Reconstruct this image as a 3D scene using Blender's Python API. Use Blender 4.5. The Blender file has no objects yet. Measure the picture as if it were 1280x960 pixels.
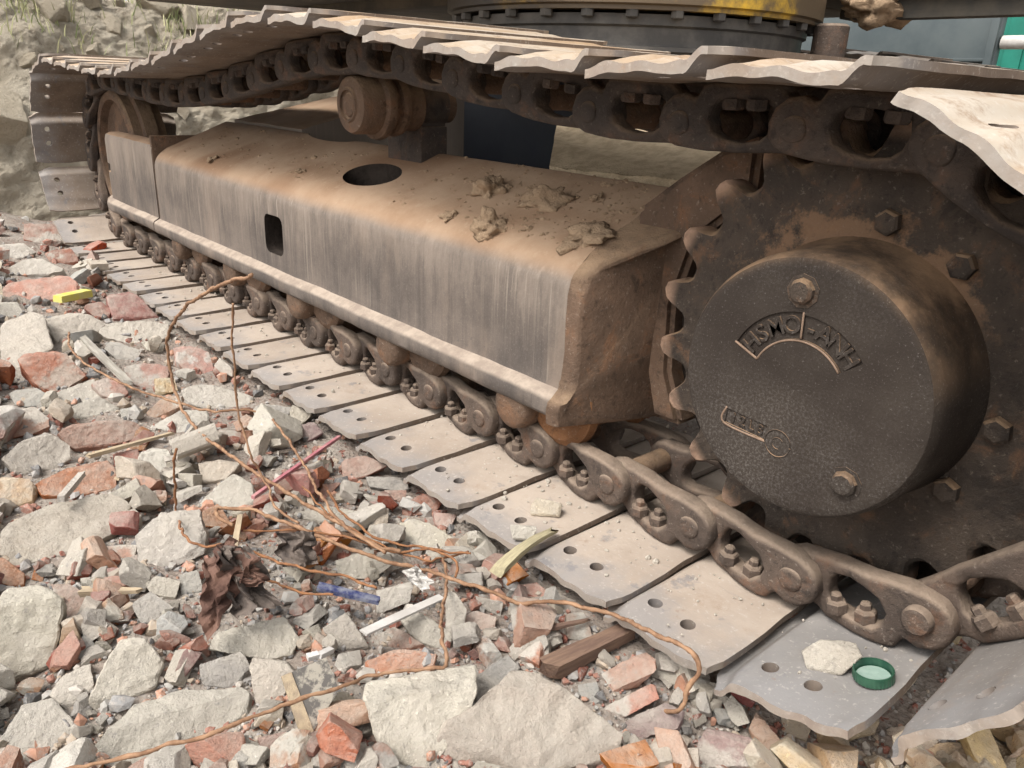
import bpy, bmesh, math, random
import numpy as np
from mathutils import Vector, Matrix, noise
random.seed(7); rng = np.random.default_rng(7)
S = bpy.context.scene
COL = S.collection

# ------------------------------------------------------------------ camera
CR = np.array([[0.653452, 0.756049, 0.037284], [0.292875, -0.207099, -0.933453], [-0.698015, 0.620886, -0.356757]])
CP = np.array([0.68447, -0.61514, 0.53388]); FPX = 986.2135
cam = bpy.data.cameras.new('camera'); cam_o = bpy.data.objects.new('camera', cam); COL.objects.link(cam_o)
Mx = Matrix.Identity(4)
for i in range(3):
    Mx[i][0] = CR[0][i]; Mx[i][1] = -CR[1][i]; Mx[i][2] = -CR[2][i]; Mx[i][3] = CP[i]
cam_o.matrix_world = Mx
cam.sensor_width = 36; cam.lens = FPX * 36 / 1280; cam.clip_start = .02; cam.clip_end = 400
S.camera = cam_o

# ------------------------------------------------------------------ sky, sun, exposure (bright overcast day)
SUN_EL, SUN_AZ = 58, 268          # azimuth measured from +x, where the sun stands
W = bpy.data.worlds.new('World'); S.world = W; W.use_nodes = True
nt = W.node_tree; bg = nt.nodes['Background']
sky = nt.nodes.new('ShaderNodeTexSky'); sky.sky_type = 'NISHITA'; sky.sun_disc = False
sky.sun_elevation = math.radians(SUN_EL); sky.sun_rotation = math.radians(90 - SUN_AZ)
sky.air_density = 1.0; sky.dust_density = 4.0
hs = nt.nodes.new('ShaderNodeHueSaturation'); hs.inputs['Saturation'].default_value = .10
nt.links.new(sky.outputs[0], hs.inputs['Color']); nt.links.new(hs.outputs[0], bg.inputs[0])
bg.inputs[1].default_value = .15
sl = bpy.data.lights.new('sun', 'SUN'); sl.energy = 1.05; sl.angle = math.radians(18); sl.color = (1, .96, .90)
so = bpy.data.objects.new('sun', sl); COL.objects.link(so)
sd = Vector((math.cos(math.radians(SUN_AZ)) * math.cos(math.radians(SUN_EL)), math.sin(math.radians(SUN_AZ)) * math.cos(math.radians(SUN_EL)), math.sin(math.radians(SUN_EL))))
so.rotation_euler = sd.to_track_quat('Z', 'Y').to_euler(); so.location = sd * 20
S.view_settings.view_transform = 'Standard'; S.view_settings.look = 'None'; S.view_settings.gamma = 1
S.view_settings.exposure = 1.2

# ------------------------------------------------------------------ helpers: picture measurements turned into places
def ray(u, v): return CR.T @ np.array([(u - 640) / FPX, (v - 480) / FPX, 1.0])
def at(u, v, **k):
    (a, val), = k.items(); i = 'xyz'.index(a); r = ray(u, v); return CP + r * (val - CP[i]) / r[i]
def at_plane(u, v, p0, n):
    r = ray(u, v); n = np.array(n, float); return CP + r * ((np.array(p0) - CP) @ n) / (r @ n)
def proj(p):
    c = CR @ (np.array(p) - CP); return np.array([640 + FPX * c[0] / c[2], 480 + FPX * c[1] / c[2], c[2]])
def sst(a, b, x):
    t = min(1, max(0, (x - a) / (b - a))); return t * t * (3 - 2 * t)
def fbm(x, y, z=0, o=4, s=1.0):
    v = 0; a = 1; f = s
    for _ in range(o):
        v += a * noise.noise((x * f, y * f, z * f)); a *= .5; f *= 2.03
    return v
def ground_h(x, y):
    h = -.05 + .012 * fbm(x, y, 3.1, 3, 4.0) + .006 * noise.noise((x * 31, y * 31, 1))
    out = sst(-.05, -.3, y)
    h += out * (.018 + .02 * fbm(x, y, 9, 2, 2.2) + .013 * fbm(x, y, 5, 2, 9))
    h += .05 * sst(-1.2, -2.0, x) * sst(.1, -.15, y)
    h -= .035 * sst(.25, .5, x) * sst(.2, -.1, y)
    return h

# ------------------------------------------------------------------ helpers: objects
def tag(o, label=None, cat=None, group=None, kind=None):
    for k, v in (('label', label), ('category', cat), ('group', group), ('kind', kind)):
        if v: o[k] = v
    return o
def link(name, me, parent=None, loc=(0, 0, 0), rot=(0, 0, 0)):
    o = bpy.data.objects.new(name, me); COL.objects.link(o); o.parent = parent
    o.location = loc; o.rotation_euler = rot
    return o
def to_mesh(name, v, f, mat=None, smooth=True):
    me = bpy.data.meshes.new(name); me.from_pydata([tuple(map(float, p)) for p in v], [], [tuple(map(int, q)) for q in f]); me.update()
    if mat: me.materials.append(mat)
    if smooth: me.polygons.foreach_set('use_smooth', [True] * len(me.polygons))
    return me
def bm_mesh(name, bm, mat, smooth=True, autosharp=40, more=()):
    bmesh.ops.recalc_face_normals(bm, faces=bm.faces)
    if autosharp:
        for e in bm.edges:
            if len(e.link_faces) == 2 and e.calc_face_angle(0) > math.radians(autosharp): e.smooth = False
    me = bpy.data.meshes.new(name); bm.to_mesh(me); bm.free()
    if mat: me.materials.append(mat)
    for m_ in more: me.materials.append(m_)
    me.polygons.foreach_set('use_smooth', [smooth] * len(me.polygons))
    return me
def add_box(bm, c, d, rot=None, bevel=0):
    m = Matrix.Translation(c) @ (rot if rot else Matrix.Identity(4)) @ Matrix.Diagonal((*d, 1))
    r = bmesh.ops.create_cube(bm, size=1, matrix=m)
    if bevel:
        es = list({e for v in r['verts'] for e in v.link_edges})
        bmesh.ops.bevel(bm, geom=es, offset=bevel, segments=2, profile=.6, affect='EDGES')
def add_lathe(bm, prof, c, axis='y', n=48, a0=0, a1=2 * math.pi):
    """profile of (radius, along-axis) spun round an axis through c"""
    full = abs(a1 - a0 - 2 * math.pi) < 1e-6; rings = []
    cnt = n if full else n + 1
    for (r, t) in prof:
        ring = []
        for k in range(cnt):
            a = a0 + (a1 - a0) * k / n
            p = (r * math.cos(a), t, r * math.sin(a)) if axis == 'y' else (r * math.cos(a), r * math.sin(a), t)
            ring.append(bm.verts.new((c[0] + p[0], c[1] + p[1], c[2] + p[2])))
        rings.append(ring)
    for A, B in zip(rings, rings[1:]):
        for k in range(n):
            q = (A[k], A[(k + 1) % cnt], B[(k + 1) % cnt], B[k])
            bm.faces.new(q)
    if full:
        for ring in (rings[0], rings[-1]): bm.faces.new(ring)
def add_prism(bm, poly, y0, y1, hole=None):
    """polygon in x-z extruded from y0 to y1, with an optional hole"""
    vs = [bm.verts.new((x, y0, z)) for x, z in poly]; es = [bm.edges.new((vs[i], vs[(i + 1) % len(vs)])) for i in range(len(vs))]
    if hole:
        hv = [bm.verts.new((x, y0, z)) for x, z in hole]; es += [bm.edges.new((hv[i], hv[(i + 1) % len(hv)])) for i in range(len(hv))]
        r = bmesh.ops.triangle_fill(bm, use_beauty=True, use_dissolve=False, edges=es); fs = [g for g in r['geom'] if isinstance(g, bmesh.types.BMFace)]
    else: fs = [bm.faces.new(vs)]
    r = bmesh.ops.extrude_face_region(bm, geom=fs)
    bmesh.ops.translate(bm, verts=[g for g in r['geom'] if isinstance(g, bmesh.types.BMVert)], vec=(0, y1 - y0, 0))
def tube_mesh(name, pts, rad, mat, seg=7, twist=0, step=.006, jit=0):
    P = [Vector(p) for p in pts]
    # smooth interpolation (Catmull-Rom)
    out = []
    for i in range(len(P) - 1):
        a = P[max(0, i - 1)]; b = P[i]; c = P[i + 1]; d = P[min(len(P) - 1, i + 2)]
        m = max(2, int((c - b).length / step))
        for k in range(m):
            t = k / m
            out.append(.5 * ((2 * b) + (c - a) * t + (2 * a - 5 * b + 4 * c - d) * t * t + (3 * b - a - 3 * c + d) * t ** 3))
    out.append(P[-1])
    if jit: out = [p + Vector((fbm(*(p * 40)), fbm(*(p * 40 + Vector((9, 3, 1)))), fbm(*(p * 40 + Vector((1, 7, 5)))))) * jit for p in out]
    vs = []; fs = []; up = Vector((.3, .2, 1)); s = 0
    n = len(out)
    for i, p in enumerate(out):
        t = (out[min(n - 1, i + 1)] - out[max(0, i - 1)]).normalized()
        x = up - t * up.dot(t)
        if x.length < 1e-4: x = t.orthogonal()
        x.normalize(); up = x; y = t.cross(x)
        if i: s += (p - out[i - 1]).length
        for k in range(seg):
            a = 2 * math.pi * k / seg
            r = rad if not callable(rad) else rad(i / (n - 1))
            if twist: r *= (1 + .16 * math.cos(2 * a + s * twist)) * (1 + .3 * noise.noise((s * 60, 0, rad * 900)))
            vs.append(p + (x * math.cos(a) + y * math.sin(a)) * r)
    for i in range(n - 1):
        for k in range(seg):
            fs.append((i * seg + k, i * seg + (k + 1) % seg, (i + 1) * seg + (k + 1) % seg, (i + 1) * seg + k))
    fs.append(tuple(range(seg - 1, -1, -1))); fs.append(tuple((n - 1) * seg + k for k in range(seg)))
    c = Vector(P[0]); vs = [v - c for v in vs]
    return to_mesh(name, vs, fs, mat), tuple(c)
def boolean(me, cutters, solver='EXACT'):
    """subtract meshes, all given in the same coordinates"""
    o = bpy.data.objects.new('tmp', me); COL.objects.link(o); tmp = []
    for c in cutters:
        k = bpy.data.objects.new('cut', c); COL.objects.link(k); tmp.append(k)
        m = o.modifiers.new('b', 'BOOLEAN'); m.operation = 'DIFFERENCE'; m.object = k; m.solver = solver; m.material_mode = 'TRANSFER'
    dg = bpy.context.evaluated_depsgraph_get(); dg.update()
    r = bpy.data.meshes.new_from_object(o.evaluated_get(dg))
    for k in tmp + [o]: bpy.data.objects.remove(k)
    return r

# ------------------------------------------------------------------ materials
class NB:
    def __init__(s, name):
        s.m = bpy.data.materials.new(name); s.m.use_nodes = True; s.t = s.m.node_tree; s.n = s.t.nodes
        s.b = s.n['Principled BSDF']; s.tc = s.n.new('ShaderNodeTexCoord'); s.geo = None
    def new(s, t, **kw):
        x = s.n.new(t)
        for k, v in kw.items(): setattr(x, k, v)
        return x
    def put(s, sock, v):
        if isinstance(v, bpy.types.NodeSocket): s.t.links.new(v, sock)
        elif isinstance(v, (tuple, list)) and len(v) == 3 and sock.type == 'RGBA': sock.default_value = (*v, 1)
        else: sock.default_value = v
    def obj(s, scale=(1, 1, 1), rnd=True):
        mp = s.new('ShaderNodeMapping'); s.put(mp.inputs['Vector'], s.tc.outputs['Object']); mp.inputs['Scale'].default_value = scale
        if rnd:
            oi = s.new('ShaderNodeObjectInfo'); mu = s.new('ShaderNodeMath', operation='MULTIPLY'); s.put(mu.inputs[0], oi.outputs['Random']); mu.inputs[1].default_value = 37.0
            s.put(mp.inputs['Location'], mu.outputs[0])
        return mp.outputs[0]
    def noise(s, scale, detail=5, rough=.6, vec=None, dist=0):
        x = s.new('ShaderNodeTexNoise'); x.inputs['Scale'].default_value = scale; x.inputs['Detail'].default_value = detail
        x.inputs['Roughness'].default_value = rough; x.inputs['Distortion'].default_value = dist
        s.put(x.inputs['Vector'], vec if vec else s.obj()); return x.outputs['Fac']
    def voro(s, scale, vec=None, feature='F1'):
        x = s.new('ShaderNodeTexVoronoi', feature=feature); x.inputs['Scale'].default_value = scale; s.put(x.inputs['Vector'], vec if vec else s.obj()); return x.outputs['Distance']
    def ramp(s, fac, lo, hi, a=0.0, b=1.0):
        x = s.new('ShaderNodeMapRange', interpolation_type='SMOOTHSTEP'); s.put(x.inputs['Value'], fac)
        for k, v in (('From Min', lo), ('From Max', hi), ('To Min', a), ('To Max', b)): x.inputs[k].default_value = v
        return x.outputs[0]
    def mix(s, fac, a, b, mode='MIX'):
        x = s.new('ShaderNodeMix', data_type='RGBA', blend_type=mode); s.put(x.inputs[0], fac); s.put(x.inputs[6], a); s.put(x.inputs[7], b); return x.outputs[2]
    def math(s, op, a, b=0.0):
        x = s.new('ShaderNodeMath', operation=op); s.put(x.inputs[0], a); s.put(x.inputs[1], b); return x.outputs[0]
    def rnd(s): return s.new('ShaderNodeObjectInfo').outputs['Random']
    def up(s, lo=.2, hi=.8):
        g = s.new('ShaderNodeNewGeometry'); sp = s.new('ShaderNodeSeparateXYZ'); s.put(sp.inputs[0], g.outputs['Normal']); return s.ramp(sp.outputs[2], lo, hi)
    def xyz(s):
        sp = s.new('ShaderNodeSeparateXYZ'); s.put(sp.inputs[0], s.tc.outputs['Object']); return sp.outputs
    def tint(s, col, hue=.02, sat=.2, val=.25, src=None):
        r = src if src else s.rnd(); x = s.new('ShaderNodeHueSaturation'); s.put(x.inputs['Color'], col)
        w = s.new('ShaderNodeTexWhiteNoise', noise_dimensions='1D'); s.put(w.inputs['W'], r)
        sp = s.new('ShaderNodeSeparateColor'); s.put(sp.inputs[0], w.outputs['Color'])
        s.put(x.inputs['Hue'], s.ramp2(sp.outputs[0], .5 - hue, .5 + hue)); s.put(x.inputs['Saturation'], s.ramp2(sp.outputs[1], 1 - sat, 1 + sat)); s.put(x.inputs['Value'], s.ramp2(sp.outputs[2], 1 - val, 1 + val))
        return x.outputs[0]
    def ramp2(s, f, a, b):
        x = s.new('ShaderNodeMapRange'); s.put(x.inputs['Value'], f); x.inputs['To Min'].default_value = a; x.inputs['To Max'].default_value = b; return x.outputs[0]
    def bump(s, h, strength=.5, dist=.004):
        x = s.new('ShaderNodeBump'); x.inputs['Strength'].default_value = strength; x.inputs['Distance'].default_value = dist; s.put(x.inputs['Height'], h)
        if s.b.inputs['Normal'].links: s.put(x.inputs['Normal'], s.b.inputs['Normal'].links[0].from_socket)
        s.put(s.b.inputs['Normal'], x.outputs[0])
    def done(s, col, rough=.9, metal=0.0, spec=.3):
        s.put(s.b.inputs['Base Color'], col); s.put(s.b.inputs['Roughness'], rough); s.put(s.b.inputs['Metallic'], metal); s.b.inputs['Specular IOR Level'].default_value = spec
        return s.m

def mat_stone(name, base, alt, speck=(.2, .19, .18), mortar=None, mort_amt=.5, grain=60, val=.22, hue=.015, sat=.25, bumpd=.005, film=(.1, .5)):
    n = NB(name); v = n.obj()
    c = n.mix(n.ramp(n.noise(14, 6, .6, v), .35, .65), base, alt)
    c = n.mix(n.ramp(n.noise(grain * 2.2, 3, .7, v), .56, .72), c, speck)
    c = n.mix(n.ramp(n.noise(grain * 3.2, 2, .6, v), .62, .75), c, tuple(min(.8, k * 1.5) for k in base))
    if mortar:
        c = n.mix(n.ramp(n.noise(11, 5, .65, v), .62 - mort_amt * .2, .70 - mort_amt * .2), c, mortar)
    c = n.tint(c, hue, sat, val)
    c = n.mix(n.ramp(n.noise(9, 7, .75, v), .38, .66, film[0], film[1]), c, (.42, .37, .305))       # cement dust rubbed over every face
    # pale rubble dust lies on top
    c = n.mix(n.math('MULTIPLY', n.up(.1, .9), n.ramp(n.noise(30, 4, .7, v), .3, .7, .15, .6)), c, (.44, .395, .335))
    n.bump(n.noise(26, 7, .75, v), .8, bumpd * 2); n.bump(n.noise(grain * 3, 5, .8, v), .8, bumpd * .7)
    return n.done(c, .95, 0, .2)
M = {}
M['concrete'] = mat_stone('concrete grey', (.43, .388, .33), (.31, .28, .24))
M['pale'] = mat_stone('pale plaster', (.50, .458, .395), (.385, .345, .29), (.27, .25, .225), val=.14)
M['beige'] = mat_stone('beige mortar', (.42, .35, .27), (.33, .28, .22), (.25, .21, .17))
M['orange'] = mat_stone('orange brick', (.385, .15, .072), (.31, .115, .057), (.27, .09, .045), (.42, .33, .26), .2, film=(0, .2))
M['red'] = mat_stone('red brick', (.27, .082, .052), (.20, .064, .044), (.14, .05, .04), (.37, .32, .28), .25, film=(0, .28))
M['pink'] = mat_stone('pink brick', (.34, .15, .10), (.38, .215, .15), (.22, .13, .11), (.46, .42, .37), .6, film=(.02, .4))
M['dark'] = mat_stone('dark rock', (.19, .18, .168), (.24, .23, .215), (.12, .115, .11))
M['teal'] = mat_stone('blue grey stone', (.255, .26, .245), (.31, .31, .295), (.17, .175, .17))
M['tan'] = mat_stone('tan rock', (.44, .32, .18), (.36, .25, .15), (.24, .16, .09), (.5, .42, .3), .4, film=(0, .3))
M['purple'] = mat_stone('purple glazed brick', (.16, .075, .085), (.22, .11, .11), (.1, .05, .06), (.34, .29, .26), .3)

def mat_ground():
    n = NB('rubble dust'); v = n.obj(rnd=False)
    c = n.mix(n.ramp(n.noise(9, 6, .65, v), .35, .65), (.25, .20, .165), (.33, .29, .245))
    c = n.mix(n.ramp(n.noise(120, 4, .7, v), .5, .7), c, (.33, .30, .27))
    c = n.mix(n.ramp(n.noise(60, 3, .7, v), .60, .68), c, (.25, .11, .08))
    c = n.mix(n.ramp(n.noise(75, 3, .7, v), .62, .72), c, (.09, .08, .075))
    n.bump(n.noise(50, 6, .75, v), .8, .012); n.bump(n.voro(140, v), .5, .006)
    return n.done(c, 1, 0, .1)
M['ground'] = mat_ground()
def mat_gravel():
    n = NB('mixed gravel'); g = n.new('ShaderNodeNewGeometry'); r = g.outputs['Random Per Island']
    cr = n.new('ShaderNodeValToRGB'); n.put(cr.inputs[0], r); e = cr.color_ramp; e.interpolation = 'CONSTANT'
    cols = [(.33, .31, .28), (.22, .09, .065), (.24, .23, .22), (.42, .38, .33), (.30, .15, .11), (.36, .29, .22), (.15, .145, .14), (.40, .22, .15), (.30, .28, .26)]
    while len(e.elements) < len(cols): e.elements.new(.5)
    for i, c in enumerate(cols): e.elements[i].position = i / len(cols); e.elements[i].color = (*c, 1)
    v = n.obj(rnd=False); c = n.mix(n.ramp(n.noise(150, 4, .7, v), .45, .75), cr.outputs[0], (.36, .32, .28))
    n.bump(n.noise(220, 4, .7, v), .6, .003)
    return n.done(c, .95, 0, .2)
M['gravel'] = mat_gravel()
def mat_frame():
    n = NB('worn black frame paint with dust'); v = n.obj(rnd=False)
    x, y, z = n.xyz()
    c = n.mix(n.ramp(n.noise(7, 7, .7, v), .3, .7), (.080, .066, .057), (.155, .125, .103))
    c = n.mix(n.ramp(n.noise(1, 6, .7, n.obj((48, 48, 1.8), False)), .46, .68, 0, .45), c, (.055, .047, .042))
    big = n.ramp(n.noise(3.1, 3, .5, v), .36, .60, .12, 1)
    st = n.noise(1, 5, .6, n.obj((150, 150, 1.5), False))            # thin runs of dried mud, each of its own length
    st2 = n.noise(1, 4, .6, n.obj((230, 230, 2.4), False))
    fall = n.ramp(n.math('SUBTRACT', z, n.ramp(n.noise(1, 3, .7, n.obj((60, 60, .01), False)), .25, .75, .10, .30)), -.02, .05)
    c = n.mix(n.math('MULTIPLY', n.math('MULTIPLY', n.ramp(st, .52, .72, 0, .45), big), fall), c, (.38, .315, .25))
    c = n.mix(n.math('MULTIPLY', n.math('MULTIPLY', n.ramp(st2, .57, .74, 0, .38), big), fall), c, (.44, .38, .31))
    c = n.mix(n.ramp(st2, .40, .30, 0, .45), c, (.06, .05, .045))
    c = n.mix(n.ramp(n.noise(300, 4, .8, v), .52, .8, 0, .3), c, (.40, .34, .28))
    c = n.mix(n.ramp(n.noise(1, 5, .6, n.obj((9, 9, 3), False)), .5, .72, 0, .5), c, (.25, .19, .145))
    c = n.mix(n.ramp(n.noise(90, 4, .7, v), .60, .7, 0, .5), c, (.085, .075, .068))
    edge = n.math('ADD', z, n.ramp(n.noise(1, 6, .75, n.obj((22, 22, 5), False)), .25, .75, -.05, .05))
    c = n.mix(n.ramp(edge, .21, .36, 0, .6), c, (.31, .25, .20))  # dust washed over the upper edge
    d = n.mix(n.ramp(n.noise(7, 6, .65, v), .3, .7), (.275, .172, .104), (.37, .256, .168))
    d = n.mix(n.ramp(n.noise(3.1, 3, .5, v), .5, .66, 0, .6), d, (.19, .098, .05))
    d = n.mix(n.ramp(n.noise(60, 5, .7, v), .55, .75, 0, .4), d, (.43, .32, .22))
    d = n.mix(n.ramp(z, .20, .165), d, n.mix(n.ramp(n.noise(30, 5, .7, v), .35, .65), (.24, .19, .15), (.35, .285, .225)))   # paler grit on the low flange
    c = n.mix(n.math('MULTIPLY', n.up(.25, .72), n.ramp(n.noise(16, 5, .7, v), .15, .4, .8, 1)), c, d)
    n.bump(n.noise(40, 5, .7, v), .35, .003); n.bump(n.noise(300, 3, .7, v), .3, .0012)
    return n.done(c, .82, 0, .3)
M['frame'] = mat_frame()
def mat_rust(name, base, alt, dust=(.34, .27, .205), dust_amt=.7, rust=(.20, .088, .04), sheen=.0, spec=.35, rust_amt=.5, speck=.4):
    n = NB(name); v = n.obj()
    c = n.mix(n.ramp(n.noise(12, 6, .65, v), .35, .65), base, alt)
    c = n.mix(n.ramp(n.noise(24, 6, .7, v, .4), .52, .68, 0, rust_amt), c, rust)
    c = n.mix(n.ramp(n.noise(180, 3, .75, v), .58, .74, 0, speck), c, (.38, .32, .26))
    c = n.mix(n.ramp(n.noise(75, 5, .75, v), .54, .68, 0, .65), c, tuple(k * .4 for k in base))
    c = n.mix(n.ramp(n.noise(17, 6, .7, v, .5), .56, .64, 0, .6), c, tuple(k * .42 for k in base))
    c = n.mix(n.math('MULTIPLY', n.up(.05, .8), n.ramp(n.noise(18, 5, .7, v), .25, .62, .15, dust_amt)), c, dust)
    n.bump(n.noise(34, 7, .72, v), .8, .006); n.bump(n.noise(230, 4, .75, v), .7, .0024)
    return n.done(c, .8, sheen, spec)
M['chain'] = mat_rust('rusty chain iron', (.062, .045, .035), (.108, .076, .057), (.30, .225, .165), .7, (.17, .08, .042), rust_amt=.5)
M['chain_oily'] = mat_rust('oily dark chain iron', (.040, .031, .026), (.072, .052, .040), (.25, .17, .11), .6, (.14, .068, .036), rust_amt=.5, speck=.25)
M['casting'] = mat_rust('rough rusty casting', (.090, .056, .036), (.145, .090, .058), (.32, .215, .13), .75, (.20, .095, .045), rust_amt=.55, speck=.35)
M['sprocket'] = mat_rust('dark oily casting', (.038, .028, .021), (.066, .048, .035), (.33, .21, .12), .75, (.16, .08, .04), rust_amt=.55, speck=.25)
M['rust_bright'] = mat_rust('orange rusted roller', (.15, .065, .025), (.21, .095, .038), (.33, .21, .11), .6, (.16, .07, .03))
M['tooth'] = mat_rust('worn sprocket tooth', (.26, .145, .09), (.35, .22, .15), (.46, .34, .25), .7, (.24, .11, .06))
def worn_teeth(m):
    n = NB.__new__(NB); n.m = m; n.t = m.node_tree; n.n = n.t.nodes; n.b = n.n['Principled BSDF']; n.tc = n.n.new('ShaderNodeTexCoord')
    x, y, z = n.xyz(); r = n.math('SQRT', n.math('ADD', n.math('MULTIPLY', x, x), n.math('MULTIPLY', z, z)))
    old = n.b.inputs['Base Color'].links[0].from_socket
    f = n.math('MULTIPLY', n.ramp(r, .222, .246), n.ramp(n.noise(40, 4, .6), .25, .6, .35, 1)); c = n.mix(f, old, (.44, .28, .19))
    g = n.math('ADD', r, n.ramp(n.noise(26, 6, .7), .25, .75, -.03, .03)); g = n.math('MULTIPLY', n.ramp(g, .160, .138), n.ramp(z, .04, .11, 0, .6))
    n.put(n.b.inputs['Base Color'], n.mix(g, c, (.27, .155, .085))); return m    # clay caked above the hub
worn_teeth(M['sprocket'])
def mat_drum():
    n = NB('black speckled hub paint'); v = n.obj(rnd=False)
    c = n.mix(n.ramp(n.noise(9, 5, .6, v), .3, .7), (.027, .0205, .0165), (.043, .034, .027))
    c = n.mix(n.ramp(n.noise(420, 3, .75, v), .58, .72, 0, .42), c, (.22, .195, .175))
    c = n.mix(n.math('MULTIPLY', n.ramp(n.noise(4, 4, .6, v), .40, .7), n.ramp(n.noise(330, 4, .8, v), .44, .70, 0, .5)), c, (.20, .18, .165))
    c = n.mix(n.math('MULTIPLY', n.up(.1, .75), n.ramp(n.noise(13, 5, .65, v), .32, .68, .1, .85)), c, (.31, .195, .115))
    n.bump(n.noise(110, 4, .7, v), .25, .0018); n.bump(n.noise(420, 3, .7, v), .5, .0013)
    return n.done(c, n.ramp(n.noise(8, 3, .6, v), .3, .7, .62, .85), 0, .14)
M['drum'] = mat_drum()
def mat_shoe(d1=(.295, .235, .185), d2=(.395, .325, .262), amt=.7):
    n = NB('dusty worn shoe steel'); v = n.obj(); g = n.obj((1, 1, 1))
    c = n.mix(n.ramp(n.noise(9, 6, .65, v), .3, .7), (.12, .088, .066), (.19, .145, .11))
    dst = n.mix(n.ramp(n.noise(6, 6, .6, v), .3, .7), d1, d2)
    dst = n.mix(n.ramp(n.noise(1, 5, .7, n.obj((14, 120, 1))), .58, .72, 0, .35), dst, (.20, .18, .165))
    dst = n.mix(n.ramp(n.noise(10, 7, .75, v), .56, .68, 0, .5), dst, (.27, .195, .14))
    c = n.mix(n.math('MULTIPLY', n.up(.2, .85), n.ramp(n.noise(20, 5, .7, v), .2, .5, amt, 1)), c, dst)
    x, y, z = n.xyz()
    out = n.math('ADD', n.math('MULTIPLY', y, -1.0), n.ramp(n.noise(14, 4, .6, v), .2, .8, -.045, .045))
    c = n.mix(n.ramp(out, .13, .235, 0, .7), c, (.21, .20, .195))      # scraped blue-grey outer ends
    c = n.mix(n.ramp(n.noise(22, 5, .65, v), .60, .70, 0, .6), c, (.15, .145, .15))
    c = n.mix(n.ramp(n.noise(170, 3, .7, v), .56, .72, 0, .4), c, (.46, .42, .37))
    c = n.mix(n.ramp(n.noise(45, 5, .7, v), .62, .74, 0, .5), c, (.21, .13, .085))
    # ground contact side: polished by the ground, with a film of rust and clay
    sp = n.new('ShaderNodeSeparateXYZ'); tr = n.new('ShaderNodeVectorTransform', vector_type='NORMAL', convert_from='WORLD', convert_to='OBJECT')
    ge = n.new('ShaderNodeNewGeometry'); n.put(tr.inputs[0], ge.outputs['Normal']); n.put(sp.inputs[0], tr.outputs[0])
    ay = n.math('ABSOLUTE', y); under = n.ramp(n.math('ADD', sp.outputs[2], n.ramp(ay, .206, .196, 0, .22)), .14, -.25)
    pol = n.mix(n.ramp(n.noise(9, 5, .65, n.obj((1, .25, 1))), .35, .65), (.55, .48, .39), (.44, .30, .18))
    pol = n.mix(n.ramp(n.noise(24, 6, .75, v), .50, .68, 0, .7), pol, (.27, .155, .08))
    pol = n.mix(n.ramp(n.noise(110, 4, .8, v), .55, .7, 0, .5), pol, (.62, .58, .52))
    c = n.mix(under, c, pol)
    n.bump(n.noise(25, 5, .7, v), .35, .003); n.bump(n.noise(240, 3, .7, v), .3, .001)
    r = n.new('ShaderNodeMix', data_type='FLOAT'); n.put(r.inputs[0], under); r.inputs[2].default_value = .8; r.inputs[3].default_value = .45
    return n.done(c, r.outputs[0], n.math('MULTIPLY', under, .35), .35)
M['shoe'] = mat_shoe(); M['shoe_blue'] = mat_shoe((.175, .163, .152), (.26, .238, .218), .75)
def mat_simple(name, col, alt, scale=30, rough=.7, metal=0, bump=.3, dist=.002, spec=.4, stretch=(1, 1, 1)):
    n = NB(name); v = n.obj(stretch); c = n.mix(n.ramp(n.noise(scale, 5, .65, v), .35, .65), col, alt)
    n.bump(n.noise(scale * 4, 4, .7, v), bump, dist); return n.done(c, rough, metal, spec)
M['wire'] = mat_simple('rusty wire', (.165, .085, .045), (.30, .175, .10), 70, .85, 0, .5, .001)
M['wire_dark'] = mat_simple('dark rusty wire', (.17, .075, .035), (.27, .125, .055), 90, .9, 0, .5, .001)
M['wood'] = mat_simple('weathered wood', (.42, .33, .22), (.30, .235, .165), 18, .9, 0, .6, .003, .2, (1, 8, 8))
M['wood_grey'] = mat_simple('grey wood', (.36, .33, .28), (.25, .225, .19), 18, .9, 0, .6, .003, .2, (1, 8, 8))
M['wood_red'] = mat_simple('broken brown timber', (.25, .16, .11), (.16, .10, .075), 18, .9, 0, .8, .005, .2, (1, 9, 9))
M['stalk'] = mat_simple('dry husk', (.40, .345, .215), (.29, .25, .16), 30, .85, 0, .6, .002, .2, (1, 12, 12))
M['blue'] = mat_simple('dirty blue plastic', (.018, .025, .095), (.17, .175, .21), 90, .6)
M['white'] = mat_simple('white plastic', (.50, .475, .44), (.40, .37, .335), 30, .6)
M['pinkrod'] = mat_simple('pink plastic', (.33, .11, .13), (.42, .22, .21), 50, .6)
M['yellow_plastic'] = mat_simple('yellow plastic', (.62, .56, .09), (.55, .52, .22), 30, .4)
M['cap'] = mat_simple('green plastic', (.010, .048, .028), (.03, .085, .05), 60, .3, 0, .2, .0006, .5)
M['liner'] = mat_simple('pale liner', (.22, .30, .25), (.28, .36, .31), 60, .4)
M['mud'] = mat_simple('dried mud', (.36, .255, .165), (.28, .195, .125), 40, 1, 0, .9, .006, .1)
M['mudgrey'] = mat_simple('dried pale mud', (.58, .46, .31), (.43, .335, .22), 45, 1, 0, 1, .008, .1)
M['cloth'] = mat_simple('dirty dark cloth', (.085, .07, .062), (.15, .12, .10), 40, 1, 0, .7, .003, .1)
M['rustsheet'] = mat_simple('red rusted sheet', (.085, .043, .031), (.15, .082, .058), 30, .9, 0, .6, .003)
M['navy_shade'] = mat_simple('near-black painted shade', (.008, .010, .016), (.013, .015, .020), 10, .6)  # near-black colour standing in for deep shade under the chassis
M['house'] = mat_simple('dirty dark underside', (.055, .050, .043), (.10, .085, .065), 8, .85, 0, .5, .004)
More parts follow.
